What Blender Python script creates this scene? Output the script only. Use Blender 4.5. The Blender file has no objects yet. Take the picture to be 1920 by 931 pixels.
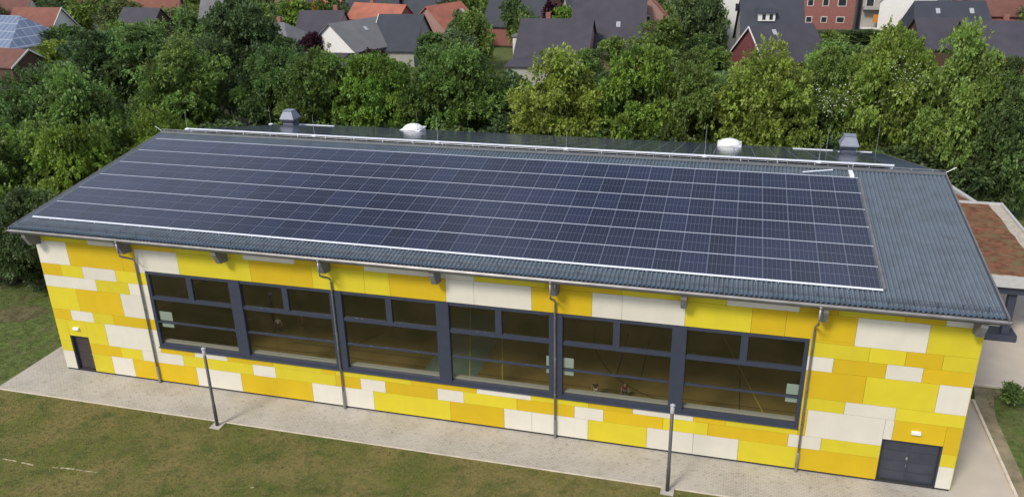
import bpy, bmesh, math, random
import numpy as np
from mathutils import Vector, Matrix
D = bpy.data
SC = bpy.context.scene
COL = SC.collection
PI = math.pi
R = math.radians

# ---------------------------------------------------------------- camera
cd = D.cameras.new('camera'); cam = D.objects.new('camera', cd); COL.objects.link(cam)
right = Vector((0.96614202, 0.25728793, -0.01930048))
fwd = Vector((-0.24505946, 0.89167086, -0.38061652))
up = Vector((-0.08071836, 0.37245938, 0.92453153)).cross(Vector((0, 0, 0))) if False else -fwd.cross(right)
up = right.cross(fwd)
cam.matrix_world = Matrix(((right.x, up.x, -fwd.x, 34.7963), (right.y, up.y, -fwd.y, -32.3438), (right.z, up.z, -fwd.z, 23.3352), (0, 0, 0, 1)))
cd.sensor_width = 36.0; cd.lens = 29.036; cd.clip_start = 0.3; cd.clip_end = 3000
SC.camera = cam

# ---------------------------------------------------------------- sky, sun, exposure
SUN_EL, SUN_AZ = 44.0, 205.0      # azimuth clockwise from +Y: behind the camera
w = D.worlds.new('World'); SC.world = w; w.use_nodes = True
nt = w.node_tree; nt.nodes.clear()
sky = nt.nodes.new('ShaderNodeTexSky'); sky.sky_type = 'NISHITA'; sky.sun_disc = False
sky.sun_elevation = R(SUN_EL); sky.sun_rotation = R(SUN_AZ); sky.dust_density = 3.0; sky.air_density = 1.0; sky.ozone_density = 1.0
hs = nt.nodes.new('ShaderNodeHueSaturation'); hs.inputs['Saturation'].default_value = 0.85
# broken cloud layer, in world directions
tc = nt.nodes.new('ShaderNodeTexCoord'); mp = nt.nodes.new('ShaderNodeMapping'); mp.inputs['Scale'].default_value = (1, 1, 2.6)
cn = nt.nodes.new('ShaderNodeTexNoise'); cn.inputs['Scale'].default_value = 2.4; cn.inputs['Detail'].default_value = 6
cr = nt.nodes.new('ShaderNodeValToRGB'); cr.color_ramp.elements[0].position = 0.38; cr.color_ramp.elements[1].position = 0.66
cr.color_ramp.elements[0].color = (0, 0, 0, 1); cr.color_ramp.elements[1].color = (1, 1, 1, 1)
mx = nt.nodes.new('ShaderNodeMix'); mx.data_type = 'RGBA'; mx.inputs['B'].default_value = (8.6, 9.5, 11.4, 1)
bg = nt.nodes.new('ShaderNodeBackground'); bg.inputs['Strength'].default_value = 0.088
wo = nt.nodes.new('ShaderNodeOutputWorld')
L = nt.links.new
L(sky.outputs[0], hs.inputs['Color']); L(tc.outputs['Generated'], mp.inputs[0]); L(mp.outputs[0], cn.inputs['Vector']); L(cn.outputs['Fac'], cr.inputs[0])
sz = nt.nodes.new('ShaderNodeSeparateXYZ'); L(tc.outputs['Generated'], sz.inputs[0])
hz = nt.nodes.new('ShaderNodeMapRange'); hz.inputs[1].default_value = 0.02; hz.inputs[2].default_value = 0.34; hz.inputs[3].default_value = 0.95; hz.inputs[4].default_value = 0.0; L(sz.outputs[2], hz.inputs[0])
mxx = nt.nodes.new('ShaderNodeMath'); mxx.operation = 'MAXIMUM'; L(cr.outputs[0], mxx.inputs[0]); L(hz.outputs[0], mxx.inputs[1])
L(mxx.outputs[0], mx.inputs['Factor'])
hc = nt.nodes.new('ShaderNodeMix'); hc.data_type = 'RGBA'; hc.inputs['A'].default_value = (7.4, 8.3, 10.2, 1); hc.inputs['B'].default_value = (11.5, 12.8, 15.8, 1); L(hz.outputs[0], hc.inputs['Factor']); L(hc.outputs['Result'], mx.inputs['B']); L(hs.outputs[0], mx.inputs['A']); L(mx.outputs['Result'], bg.inputs['Color']); L(bg.outputs[0], wo.inputs['Surface'])
sd = D.lights.new('sun', 'SUN'); sd.energy = 2.1; sd.angle = R(12); sd.color = (1, 0.94, 0.84)
sun = D.objects.new('sun', sd); COL.objects.link(sun)
a, e = R(SUN_AZ), R(SUN_EL)
sdir = Vector((math.sin(a) * math.cos(e), math.cos(a) * math.cos(e), math.sin(e)))
sun.rotation_euler = sdir.to_track_quat('Z', 'Y').to_euler()
sun.location = (20, -30, 60)
SC.view_settings.view_transform = 'Standard'; SC.view_settings.look = 'None'
SC.view_settings.exposure = 0.30; SC.view_settings.gamma = 1.0; SC.view_settings.use_curve_mapping = False
SC.render.engine = 'CYCLES'
SC.cycles.max_bounces = 7; SC.cycles.transparent_max_bounces = 10; SC.cycles.transmission_bounces = 4

# ---------------------------------------------------------------- materials
def srgb(r, g, b):
    f = lambda c: (c / 255 / 12.92) if c / 255 <= 0.04045 else ((c / 255 + 0.055) / 1.055) ** 2.4
    return (f(r), f(g), f(b), 1)

def mat(name, col, rough=0.7, metal=0.0, noise=0.0, nscale=3.0, bump=0.0, bscale=20.0, spec=0.5, detail=5, coat=0.0, objrand=0.0, dirt=None, dscale=0.4, damt=0.0):
    m = D.materials.new(name); m.use_nodes = True; n = m.node_tree; b = n.nodes['Principled BSDF']; l = n.links.new
    b.inputs['Roughness'].default_value = rough; b.inputs['Metallic'].default_value = metal
    b.inputs['Specular IOR Level'].default_value = spec; b.inputs['Coat Weight'].default_value = coat
    col = tuple(col[:3]) + (1,)
    t = n.nodes.new('ShaderNodeTexCoord'); src = None
    rgb = n.nodes.new('ShaderNodeRGB'); rgb.outputs[0].default_value = col; src = rgb.outputs[0]
    if noise > 0:
        nz = n.nodes.new('ShaderNodeTexNoise'); nz.inputs['Scale'].default_value = nscale; nz.inputs['Detail'].default_value = detail
        l(t.outputs['Object'], nz.inputs['Vector'])
        mr = n.nodes.new('ShaderNodeMapRange'); mr.inputs[1].default_value = 0.3; mr.inputs[2].default_value = 0.7
        mr.inputs[3].default_value = 1 - noise; mr.inputs[4].default_value = 1 + noise
        l(nz.outputs['Fac'], mr.inputs[0])
        h = n.nodes.new('ShaderNodeHueSaturation'); l(src, h.inputs['Color']); l(mr.outputs[0], h.inputs['Value']); src = h.outputs[0]
    if dirt is not None:
        nz = n.nodes.new('ShaderNodeTexNoise'); nz.inputs['Scale'].default_value = dscale; nz.inputs['Detail'].default_value = 6
        l(t.outputs['Object'], nz.inputs['Vector'])
        mr = n.nodes.new('ShaderNodeMapRange'); mr.inputs[1].default_value = 0.45; mr.inputs[2].default_value = 0.7; mr.inputs[4].default_value = damt
        l(nz.outputs['Fac'], mr.inputs[0])
        k = n.nodes.new('ShaderNodeMix'); k.data_type = 'RGBA'; k.inputs['B'].default_value = tuple(dirt[:3]) + (1,)
        l(mr.outputs[0], k.inputs['Factor']); l(src, k.inputs['A']); src = k.outputs['Result']
    if objrand > 0:
        oi = n.nodes.new('ShaderNodeObjectInfo'); mr = n.nodes.new('ShaderNodeMapRange')
        mr.inputs[3].default_value = 1 - objrand; mr.inputs[4].default_value = 1 + objrand; l(oi.outputs['Random'], mr.inputs[0])
        h = n.nodes.new('ShaderNodeHueSaturation'); l(src, h.inputs['Color']); l(mr.outputs[0], h.inputs['Value']); src = h.outputs[0]
    l(src, b.inputs['Base Color'])
    if bump > 0:
        nz = n.nodes.new('ShaderNodeTexNoise'); nz.inputs['Scale'].default_value = bscale; nz.inputs['Detail'].default_value = 4
        l(t.outputs['Object'], nz.inputs['Vector'])
        bp = n.nodes.new('ShaderNodeBump'); bp.inputs['Strength'].default_value = bump; bp.inputs['Distance'].default_value = 0.05
        l(nz.outputs['Fac'], bp.inputs['Height']); l(bp.outputs[0], b.inputs['Normal'])
    return m

M = {}
M['alu'] = mat('aluminium', (0.62, 0.64, 0.68), 0.38, 0.55)
M['panel_frame'] = mat('panel_frame', (0.13, 0.15, 0.20), 0.4, 0.3)
M['rail'] = mat('rail_metal', (0.80, 0.83, 0.90), 0.45, 0.0)
M['zinc'] = mat('zinc', (0.19, 0.18, 0.185), 0.5, 0.35, noise=0.18, nscale=2.5)
M['zinc_pipe'] = mat('zinc_pipe', (0.30, 0.29, 0.29), 0.42, 0.5, noise=0.2, nscale=2)
M['frame'] = mat('window_frame', (0.038, 0.046, 0.072), 0.45, 0.0, noise=0.08)
M['soffit'] = mat('soffit_board', (0.17, 0.15, 0.13), 0.8, noise=0.15)
M['timber'] = mat('grey_timber', (0.19, 0.185, 0.18), 0.8, noise=0.15, nscale=4)
M['ceiling'] = mat('hall_ceiling', (0.65, 0.62, 0.55), 0.8)
M['plinth'] = mat('dark_plinth', (0.03, 0.03, 0.032), 0.9)
M['door'] = mat('door_paint', (0.045, 0.05, 0.068), 0.4, noise=0.15, nscale=2)
M['door_brown'] = mat('door_brown', (0.05, 0.04, 0.04), 0.5, noise=0.15, nscale=2)
M['white'] = mat('white_paint', (0.78, 0.78, 0.76), 0.6)
M['opal'] = mat('opal_dome', (0.85, 0.86, 0.86), 0.3)
M['vent'] = mat('vent_metal', (0.23, 0.25, 0.31), 0.5, 0.2, noise=0.1)
M['vent_dark'] = mat('vent_dark', (0.055, 0.065, 0.11), 0.5, 0.1)
M['steel'] = mat('steel', (0.6, 0.6, 0.6), 0.3, 0.9)
M['sticker'] = mat('pale_film', (0.30, 0.38, 0.35), 0.5)
M['ledge'] = mat('inner_ledge', (0.30, 0.30, 0.26), 0.6)
M['inner_wall'] = mat('inner_wall', (0.35, 0.25, 0.13), 0.8, noise=0.12, nscale=0.3)
M['lamp_pole'] = mat('pole_paint', (0.075, 0.068, 0.075), 0.5)
M['concrete'] = mat('concrete', (0.45, 0.42, 0.37), 0.9, noise=0.15)
M['bare'] = mat('bare_ground', (0.13, 0.115, 0.06), 0.95, noise=0.4, nscale=1.5, spec=0.1)
M['kerb'] = mat('kerb_stone', (0.62, 0.55, 0.45), 0.9, noise=0.15, nscale=2)
M['white_line'] = mat('white_line', (0.42, 0.38, 0.22), 0.9, noise=0.4, nscale=5)

def attr_mat(name, rough, noise, nscale, spec=0.4, streak=False):
    m = D.materials.new(name); m.use_nodes = True; n = m.node_tree; b = n.nodes['Principled BSDF']; l = n.links.new
    b.inputs['Roughness'].default_value = rough; b.inputs['Specular IOR Level'].default_value = spec
    at = n.nodes.new('ShaderNodeAttribute'); at.attribute_name = 'pc'
    t = n.nodes.new('ShaderNodeTexCoord'); nz = n.nodes.new('ShaderNodeTexNoise'); nz.inputs['Scale'].default_value = nscale; nz.inputs['Detail'].default_value = 6
    l(t.outputs['Object'], nz.inputs['Vector'])
    mr = n.nodes.new('ShaderNodeMapRange'); mr.inputs[1].default_value = 0.3; mr.inputs[2].default_value = 0.7; mr.inputs[3].default_value = 1 - noise; mr.inputs[4].default_value = 1 + noise
    l(nz.outputs['Fac'], mr.inputs[0])
    h = n.nodes.new('ShaderNodeHueSaturation'); l(at.outputs['Color'], h.inputs['Color']); l(mr.outputs[0], h.inputs['Value'])
    src = h.outputs[0]
    if streak:
        mp = n.nodes.new('ShaderNodeMapping'); mp.inputs['Scale'].default_value = (3.0, 1, 0.25); l(t.outputs['Object'], mp.inputs[0])
        n2 = n.nodes.new('ShaderNodeTexNoise'); n2.inputs['Scale'].default_value = 1.2; n2.inputs['Detail'].default_value = 5; l(mp.outputs[0], n2.inputs['Vector'])
        m2 = n.nodes.new('ShaderNodeMapRange'); m2.inputs[1].default_value = 0.45; m2.inputs[2].default_value = 0.75; m2.inputs[3].default_value = 0.0; m2.inputs[4].default_value = 0.045
        l(n2.outputs['Fac'], m2.inputs[0])
        k = n.nodes.new('ShaderNodeMix'); k.data_type = 'RGBA'; k.inputs['B'].default_value = (0.30, 0.24, 0.12, 1)
        l(m2.outputs[0], k.inputs['Factor']); l(src, k.inputs['A']); src = k.outputs['Result']
    l(src, b.inputs['Base Color'])
    return m
M['cladding'] = attr_mat('facade_cladding', 0.7, 0.035, 1.3, spec=0.25, streak=True)

def tile_mat():
    m = mat('roof_tiles', (0.074, 0.104, 0.142), 0.45, noise=0.12, nscale=2.5, spec=0.4, dirt=(0.035, 0.048, 0.056), dscale=1.4, damt=0.45)
    return m
M['tile'] = tile_mat()
M['ridge_tile'] = mat('ridge_tile', (0.10, 0.105, 0.11), 0.55, noise=0.15, nscale=2)

def cell_mat():
    m = D.materials.new('solar_cells'); m.use_nodes = True; n = m.node_tree; b = n.nodes['Principled BSDF']; l = n.links.new
    t = n.nodes.new('ShaderNodeTexCoord'); s = n.nodes.new('ShaderNodeSeparateXYZ'); l(t.outputs['Object'], s.inputs[0])
    def line(axis, off, pitch, width):
        A = n.nodes.new('ShaderNodeMath'); A.operation = 'ADD'; A.inputs[1].default_value = off; l(s.outputs[axis], A.inputs[0])
        B = n.nodes.new('ShaderNodeMath'); B.operation = 'DIVIDE'; B.inputs[1].default_value = pitch; l(A.outputs[0], B.inputs[0])
        C_ = n.nodes.new('ShaderNodeMath'); C_.operation = 'FRACT'; l(B.outputs[0], C_.inputs[0])
        E_ = n.nodes.new('ShaderNodeMath'); E_.operation = 'PINGPONG'; E_.inputs[1].default_value = 0.5; l(C_.outputs[0], E_.inputs[0])
        F = n.nodes.new('ShaderNodeMath'); F.operation = 'LESS_THAN'; F.inputs[1].default_value = width / pitch / 2; l(E_.outputs[0], F.inputs[0])
        return F.outputs[0]
    cols = line(0, 0.549, 0.183, 0.016)
    rows = line(1, 0.8415, 0.0935, 0.004)
    mid = n.nodes.new('ShaderNodeMath'); mid.operation = 'ABSOLUTE'; l(s.outputs[1], mid.inputs[0])
    md = n.nodes.new('ShaderNodeMath'); md.operation = 'LESS_THAN'; md.inputs[1].default_value = 0.014; l(mid.outputs[0], md.inputs[0])
    bus = line(0, 0.549, 0.0203, 0.0016)
    base = n.nodes.new('ShaderNodeRGB'); base.outputs[0].default_value = (0.008, 0.0115, 0.029, 1)
    oi = n.nodes.new('ShaderNodeObjectInfo'); mr = n.nodes.new('ShaderNodeMapRange'); mr.inputs[3].default_value = 0.6; mr.inputs[4].default_value = 1.5; l(oi.outputs['Random'], mr.inputs[0])
    h = n.nodes.new('ShaderNodeHueSaturation'); l(base.outputs[0], h.inputs['Color']); l(mr.outputs[0], h.inputs['Value'])
    src = h.outputs[0]
    for fac, colr, amt in ((bus, (0.07, 0.085, 0.15), 0.35), (rows, (0.07, 0.085, 0.14), 0.4), (cols, (0.085, 0.10, 0.16), 0.85), (md.outputs[0], (0.10, 0.12, 0.18), 0.9)):
        mm = n.nodes.new('ShaderNodeMath'); mm.operation = 'MULTIPLY'; mm.inputs[1].default_value = amt; l(fac, mm.inputs[0])
        k = n.nodes.new('ShaderNodeMix'); k.data_type = 'RGBA'; k.inputs['B'].default_value = colr + (1,)
        l(mm.outputs[0], k.inputs['Factor']); l(src, k.inputs['A']); src = k.outputs['Result']
    l(src, b.inputs['Base Color'])
    b.inputs['Roughness'].default_value = 0.14; b.inputs['Specular IOR Level'].default_value = 0.55
    return m
M['cells'] = cell_mat()

def glass_mat(name, tint=(0.62, 0.66, 0.6), ior=1.5):
    m = D.materials.new(name); m.use_nodes = True; n = m.node_tree; n.nodes.clear(); l = n.links.new
    o = n.nodes.new('ShaderNodeOutputMaterial'); tr = n.nodes.new('ShaderNodeBsdfTransparent'); tr.inputs[0].default_value = tint + (1,)
    g = n.nodes.new('ShaderNodeBsdfGlossy'); g.inputs['Roughness'].default_value = 0.02; g.inputs['Color'].default_value = (0.9, 0.95, 1, 1)
    f = n.nodes.new('ShaderNodeFresnel'); ge = n.nodes.new('ShaderNodeNewGeometry'); im = n.nodes.new('ShaderNodeMix'); im.data_type = 'FLOAT'   # same reflectance from both sides of a thin pane
    im.inputs['A'].default_value = ior; im.inputs['B'].default_value = 1 / ior; l(ge.outputs['Backfacing'], im.inputs['Factor']); l(im.outputs['Result'], f.inputs['IOR'])
    k = n.nodes.new('ShaderNodeMixShader'); l(f.outputs[0], k.inputs[0]); l(tr.outputs[0], k.inputs[1]); l(g.outputs[0], k.inputs[2])
    # hall light painted into the pane as a patchy brown diffuse layer
    df = n.nodes.new('ShaderNodeBsdfDiffuse'); df.inputs[0].default_value = (0.34, 0.25, 0.13, 1); t = n.nodes.new('ShaderNodeTexCoord'); nz = n.nodes.new('ShaderNodeTexNoise'); nz.inputs['Scale'].default_value = 0.55; nz.inputs['Detail'].default_value = 5; l(t.outputs['Object'], nz.inputs['Vector'])
    mr = n.nodes.new('ShaderNodeMapRange'); mr.inputs[1].default_value = 0.3; mr.inputs[2].default_value = 0.7; mr.inputs[3].default_value = 0.01; mr.inputs[4].default_value = 0.045; l(nz.outputs['Fac'], mr.inputs[0])
    k2 = n.nodes.new('ShaderNodeMixShader'); l(mr.outputs[0], k2.inputs[0]); l(k.outputs[0], k2.inputs[1]); l(df.outputs[0], k2.inputs[2]); l(k2.outputs[0], o.inputs[0])
    return m
M['glass'] = glass_mat('window_glass', tint=(0.93, 0.93, 0.88), ior=1.75)
M['dark_glass'] = mat('dark_pane', (0.03, 0.035, 0.04), 0.12, spec=0.6)

def lawn_mat():
    m = D.materials.new('lawn_grass'); m.use_nodes = True; n = m.node_tree; b = n.nodes['Principled BSDF']; l = n.links.new
    t = n.nodes.new('ShaderNodeTexCoord')
    def nz(sc, det, lo, hi, dist=0.0, seed=0):
        a = n.nodes.new('ShaderNodeTexNoise'); a.inputs['Scale'].default_value = sc; a.inputs['Detail'].default_value = det; a.inputs['Distortion'].default_value = dist
        mp = n.nodes.new('ShaderNodeMapping'); mp.inputs['Location'].default_value = (seed, seed * 1.7, 0); l(t.outputs['Object'], mp.inputs[0]); l(mp.outputs[0], a.inputs['Vector'])
        r = n.nodes.new('ShaderNodeMapRange'); r.inputs[1].default_value = lo; r.inputs[2].default_value = hi; l(a.outputs['Fac'], r.inputs[0]); return r.outputs[0]
    def mixc(f, A, Bc):
        k = n.nodes.new('ShaderNodeMix'); k.data_type = 'RGBA'; l(f, k.inputs['Factor'])
        if isinstance(A, tuple): k.inputs['A'].default_value = A + (1,)
        else: l(A, k.inputs['A'])
        k.inputs['B'].default_value = Bc + (1,); return k.outputs['Result']
    c = mixc(nz(0.33, 6, 0.42, 0.62, 0.4, 3), (0.30, 0.250, 0.090), (0.180, 0.200, 0.048))
    c = mixc(nz(0.9, 7, 0.50, 0.72, 0.6, 11), c, (0.095, 0.145, 0.032))
    c = mixc(nz(2.6, 6, 0.52, 0.78, 0.2, 23), c, (0.27, 0.225, 0.10))
    c = mixc(nz(9, 5, 0.50, 0.80, 0, 31), c, (0.11, 0.12, 0.04))
    f = nz(38, 3, 0.3, 0.7, 0, 5); h = n.nodes.new('ShaderNodeHueSaturation'); r = n.nodes.new('ShaderNodeMapRange'); r.inputs[3].default_value = 0.72; r.inputs[4].default_value = 1.28
    l(f, r.inputs[0]); l(r.outputs[0], h.inputs['Value']); l(c, h.inputs['Color']); l(h.outputs[0], b.inputs['Base Color'])
    b.inputs['Roughness'].default_value = 0.95; b.inputs['Specular IOR Level'].default_value = 0.15
    bp = n.nodes.new('ShaderNodeBump'); bp.inputs['Strength'].default_value = 0.8; bp.inputs['Distance'].default_value = 0.06; l(f, bp.inputs['Height']); l(bp.outputs[0], b.inputs['Normal'])
    return m
M['lawn'] = lawn_mat()
M['green_lawn'] = mat('green_lawn', (0.105, 0.14, 0.04), 0.95, noise=0.35, nscale=2.2, bump=0.6, bscale=25, spec=0.15, dirt=(0.15, 0.125, 0.07), dscale=0.9, damt=0.6)
M['ground'] = mat('ground_cover', (0.05, 0.062, 0.026), 0.95, noise=0.4, nscale=0.15, bump=0.5, bscale=3, spec=0.15)
M['soil'] = mat('bare_soil', (0.24, 0.20, 0.13), 0.95, noise=0.35, nscale=1.2, spec=0.1)
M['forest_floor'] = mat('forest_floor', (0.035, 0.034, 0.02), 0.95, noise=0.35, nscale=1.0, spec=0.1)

def paving_mat(name, c1, c2, mortar, sx, sy, bump=0.4):
    m = D.materials.new(name); m.use_nodes = True; n = m.node_tree; b = n.nodes['Principled BSDF']; l = n.links.new
    t = n.nodes.new('ShaderNodeTexCoord')
    br = n.nodes.new('ShaderNodeTexBrick'); br.inputs['Scale'].default_value = 1.0
    br.inputs['Brick Width'].default_value = sx; br.inputs['Row Height'].default_value = sy; br.inputs['Mortar Size'].default_value = 0.012
    br.inputs['Color1'].default_value = c1 + (1,); br.inputs['Color2'].default_value = c2 + (1,); br.inputs['Mortar'].default_value = mortar + (1,)
    l(t.outputs['Object'], br.inputs['Vector'])
    src = br.outputs['Color']
    for sc, lo, hi, colr, amt, seed in ((0.5, 0.4, 0.7, (0.54, 0.50, 0.45), 0.6, 3), (0.9, 0.50, 0.74, (0.30, 0.27, 0.22), 0.45, 9), (5, 0.57, 0.70, (0.17, 0.155, 0.13), 0.5, 17)):
        mp = n.nodes.new('ShaderNodeMapping'); mp.inputs['Location'].default_value = (seed, seed, 0); l(t.outputs['Object'], mp.inputs[0])
        a = n.nodes.new('ShaderNodeTexNoise'); a.inputs['Scale'].default_value = sc; a.inputs['Detail'].default_value = 7; l(mp.outputs[0], a.inputs['Vector'])
        r = n.nodes.new('ShaderNodeMapRange'); r.inputs[1].default_value = lo; r.inputs[2].default_value = hi; r.inputs[4].default_value = amt; l(a.outputs['Fac'], r.inputs[0])
        k = n.nodes.new('ShaderNodeMix'); k.data_type = 'RGBA'; k.inputs['B'].default_value = colr + (1,)
        l(r.outputs[0], k.inputs['Factor']); l(src, k.inputs['A']); src = k.outputs['Result']
    l(src, b.inputs['Base Color']); b.inputs['Roughness'].default_value = 0.9; b.inputs['Specular IOR Level'].default_value = 0.25
    bp = n.nodes.new('ShaderNodeBump'); bp.inputs['Strength'].default_value = bump; bp.inputs['Distance'].default_value = 0.01; l(br.outputs['Fac'], bp.inputs['Height']); bp.invert = True; l(bp.outputs[0], b.inputs['Normal'])
    return m
M['setts'] = paving_mat('paving_setts', (0.50, 0.46, 0.395), (0.43, 0.395, 0.34), (0.33, 0.30, 0.25), 0.21, 0.105)
M['slabs'] = mat('pale_paving', (0.52, 0.455, 0.38), 0.9, noise=0.07, nscale=0.6, spec=0.25, dirt=(0.43, 0.385, 0.33), dscale=0.35, damt=0.6)
M['road'] = mat('asphalt', (0.06, 0.06, 0.062), 0.9, noise=0.2, nscale=0.5)

def floor_mat():
    m = mat('hall_floor', (0.21, 0.155, 0.052), 0.5, noise=0.12, nscale=0.5)
    return m
M['hall_floor'] = floor_mat()
M['line_black'] = mat('line_black', (0.02, 0.02, 0.02), 0.5)
M['line_yellow'] = mat('line_yellow', (0.6, 0.5, 0.1), 0.5)
M['mat_blue'] = mat('floor_mat_green', (0.13, 0.20, 0.17), 0.6)
M['sedum'] = mat('sedum_roof', (0.19, 0.085, 0.05), 0.95, noise=0.45, nscale=2.4, bump=0.8, bscale=14, spec=0.15, dirt=(0.17, 0.14, 0.07), dscale=1.3, damt=1.0)
M['gravel'] = mat('pale_gravel', (0.46, 0.41, 0.34), 0.95, noise=0.25, nscale=6, bump=0.5, bscale=30)
M['fascia'] = mat('pale_fascia', (0.50, 0.50, 0.50), 0.5, noise=0.08)

def leaf_mat():
    m = D.materials.new('leaves'); m.use_nodes = True; n = m.node_tree; n.nodes.clear(); l = n.links.new
    o = n.nodes.new('ShaderNodeOutputMaterial'); oi = n.nodes.new('ShaderNodeObjectInfo'); at = n.nodes.new('ShaderNodeAttribute'); at.attribute_name = 'lv'
    sp = n.nodes.new('ShaderNodeSeparateColor'); l(at.outputs['Color'], sp.inputs[0])
    h = n.nodes.new('ShaderNodeHueSaturation'); l(oi.outputs['Color'], h.inputs['Color'])
    r = n.nodes.new('ShaderNodeMapRange'); r.inputs[1].default_value = 0.2; r.inputs[2].default_value = 0.8; r.inputs[3].default_value = 0.5; r.inputs[4].default_value = 1.6; l(sp.outputs[0], r.inputs[0]); l(r.outputs[0], h.inputs['Value'])
    r2 = n.nodes.new('ShaderNodeMapRange'); r2.inputs[3].default_value = 0.478; r2.inputs[4].default_value = 0.52; l(sp.outputs[1], r2.inputs[0]); l(r2.outputs[0], h.inputs['Hue'])
    b = n.nodes.new('ShaderNodeBsdfPrincipled'); b.inputs['Roughness'].default_value = 0.5; b.inputs['Specular IOR Level'].default_value = 0.35; l(h.outputs[0], b.inputs['Base Color'])
    tl = n.nodes.new('ShaderNodeBsdfTranslucent'); h2 = n.nodes.new('ShaderNodeHueSaturation'); h2.inputs['Value'].default_value = 1.2; h2.inputs['Saturation'].default_value = 1.1; l(h.outputs[0], h2.inputs['Color']); l(h2.outputs[0], tl.inputs['Color'])
    k = n.nodes.new('ShaderNodeMixShader'); k.inputs[0].default_value = 0.4; l(b.outputs[0], k.inputs[1]); l(tl.outputs[0], k.inputs[2]); l(k.outputs[0], o.inputs[0])
    return m
M['leaf'] = leaf_mat()
M['bark'] = mat('bark', (0.075, 0.06, 0.045), 0.9, noise=0.3, nscale=3)

# ---------------------------------------------------------------- mesh helpers
class MB:
    """collects quads and boxes into ONE mesh object"""
    def __init__(s): s.v = []; s.f = []; s.c = []
    def box(s, x0, x1, y0, y1, z0, z1, col=None):
        b = len(s.v)
        s.v += [(x0, y0, z0), (x1, y0, z0), (x1, y1, z0), (x0, y1, z0), (x0, y0, z1), (x1, y0, z1), (x1, y1, z1), (x0, y1, z1)]
        fs = [(0, 3, 2, 1), (4, 5, 6, 7), (0, 1, 5, 4), (1, 2, 6, 5), (2, 3, 7, 6), (3, 0, 4, 7)]
        s.f += [tuple(b + i for i in q) for q in fs]; s.c += [col] * 6; return s
    def poly(s, pts, col=None):
        b = len(s.v); s.v += [tuple(p) for p in pts]; s.f.append(tuple(range(b, b + len(pts)))); s.c.append(col); return s
    def prism(s, pts, vec, col=None):
        """closed extrusion of a planar outline along vec"""
        n = len(pts); b = len(s.v); v = Vector(vec)
        s.v += [tuple(p) for p in pts] + [tuple(Vector(p) + v) for p in pts]
        s.f.append(tuple(b + i for i in range(n))[::-1]); s.f.append(tuple(b + n + i for i in range(n)))
        for i in range(n):
            j = (i + 1) % n; s.f.append((b + i, b + j, b + n + j, b + n + i))
        s.c += [col] * (n + 2); return s
    def tube(s, pts, r, seg=8, cap=True, r2=None):
        pts = [Vector(p) for p in pts]; b = len(s.v); n = len(pts)
        for i, p in enumerate(pts):
            d = (pts[min(i + 1, n - 1)] - pts[max(i - 1, 0)]).normalized()
            a = d.orthogonal().normalized() if abs(d.z) > 0.99 else d.cross(Vector((0, 0, 1))).normalized()
            c = d.cross(a); rr = r if r2 is None else r + (r2 - r) * i / max(1, n - 1)
            for k in range(seg):
                t = 2 * PI * k / seg; s.v.append(tuple(p + a * math.cos(t) * rr + c * math.sin(t) * rr))
        for i in range(n - 1):
            for k in range(seg):
                k2 = (k + 1) % seg; s.f.append((b + i * seg + k, b + i * seg + k2, b + (i + 1) * seg + k2, b + (i + 1) * seg + k)); s.c.append(None)
        if cap:
            s.f.append(tuple(b + k for k in range(seg))[::-1]); s.f.append(tuple(b + (n - 1) * seg + k for k in range(seg))); s.c += [None, None]
        return s
    def lathe(s, prof, cx=0, cy=0, seg=16, square=False):
        b = len(s.v)
        for (r, z) in prof:
            for k in range(seg):
                t = 2 * PI * (k + (0.5 if square else 0)) / seg; rr = r * (1 / math.cos(PI / 4) if square else 1)
                s.v.append((cx + rr * math.cos(t), cy + rr * math.sin(t), z))
        for i in range(len(prof) - 1):
            for k in range(seg):
                k2 = (k + 1) % seg; s.f.append((b + i * seg + k, b + i * seg + k2, b + (i + 1) * seg + k2, b + (i + 1) * seg + k)); s.c.append(None)
        s.f.append(tuple(b + k for k in range(seg))[::-1]); s.f.append(tuple(b + (len(prof) - 1) * seg + k for k in range(seg))); s.c += [None, None]
        return s
    def build(s, name, m, parent=None, smooth=False, recalc=True):
        me = D.meshes.new(name); me.from_pydata(s.v, [], s.f)
        if any(c is not None for c in s.c):
            at = me.color_attributes.new('pc', 'FLOAT_COLOR', 'CORNER'); i = 0
            for p, c in zip(me.polygons, s.c):
                for _ in p.loop_indices: at.data[i].color = tuple((c or (0.5, 0.5, 0.5))[:3]) + (1,); i += 1
        if recalc:
            bm = bmesh.new(); bm.from_mesh(me); bmesh.ops.recalc_face_normals(bm, faces=bm.faces); bm.to_mesh(me); bm.free()
        if smooth:
            for p in me.polygons: p.use_smooth = True
        me.materials.append(m)
        o = D.objects.new(name, me); COL.objects.link(o)
        if parent is not None: o.parent = parent
        return o

def tag(o, label=None, cat=None, group=None, kind=None):
    if label: o['label'] = label
    if cat: o['category'] = cat
    if group: o['group'] = group
    if kind: o['kind'] = kind
    return o

def empty(name, loc=(0, 0, 0), rz=0.0, label=None, cat=None, group=None):
    o = D.objects.new(name, None); COL.objects.link(o); o.location = loc; o.rotation_euler = (0, 0, rz); o.empty_display_size = 0.3
    return tag(o, label, cat, group)

def copy_tree(o, parent=None):
    c = o.copy(); COL.objects.link(c)
    if parent is not None: c.parent = parent
    for ch in list(o.children): copy_tree(ch, c)
    return c

rng = random.Random(7)

# ---------------------------------------------------------------- roof planes
EY, EZ = -1.03, 8.73; RY, RZ = 11.80, 10.48
SF = (RZ - EZ) / (RY - EY); AF = math.atan(SF)
SB = 0.222; AB = math.atan(SB); BY = 30.0
XL, XR = -0.40, 45.40
def zf(y): return EZ + SF * (y - EY)
def zb(y): return RZ - SB * (y - RY)

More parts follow.
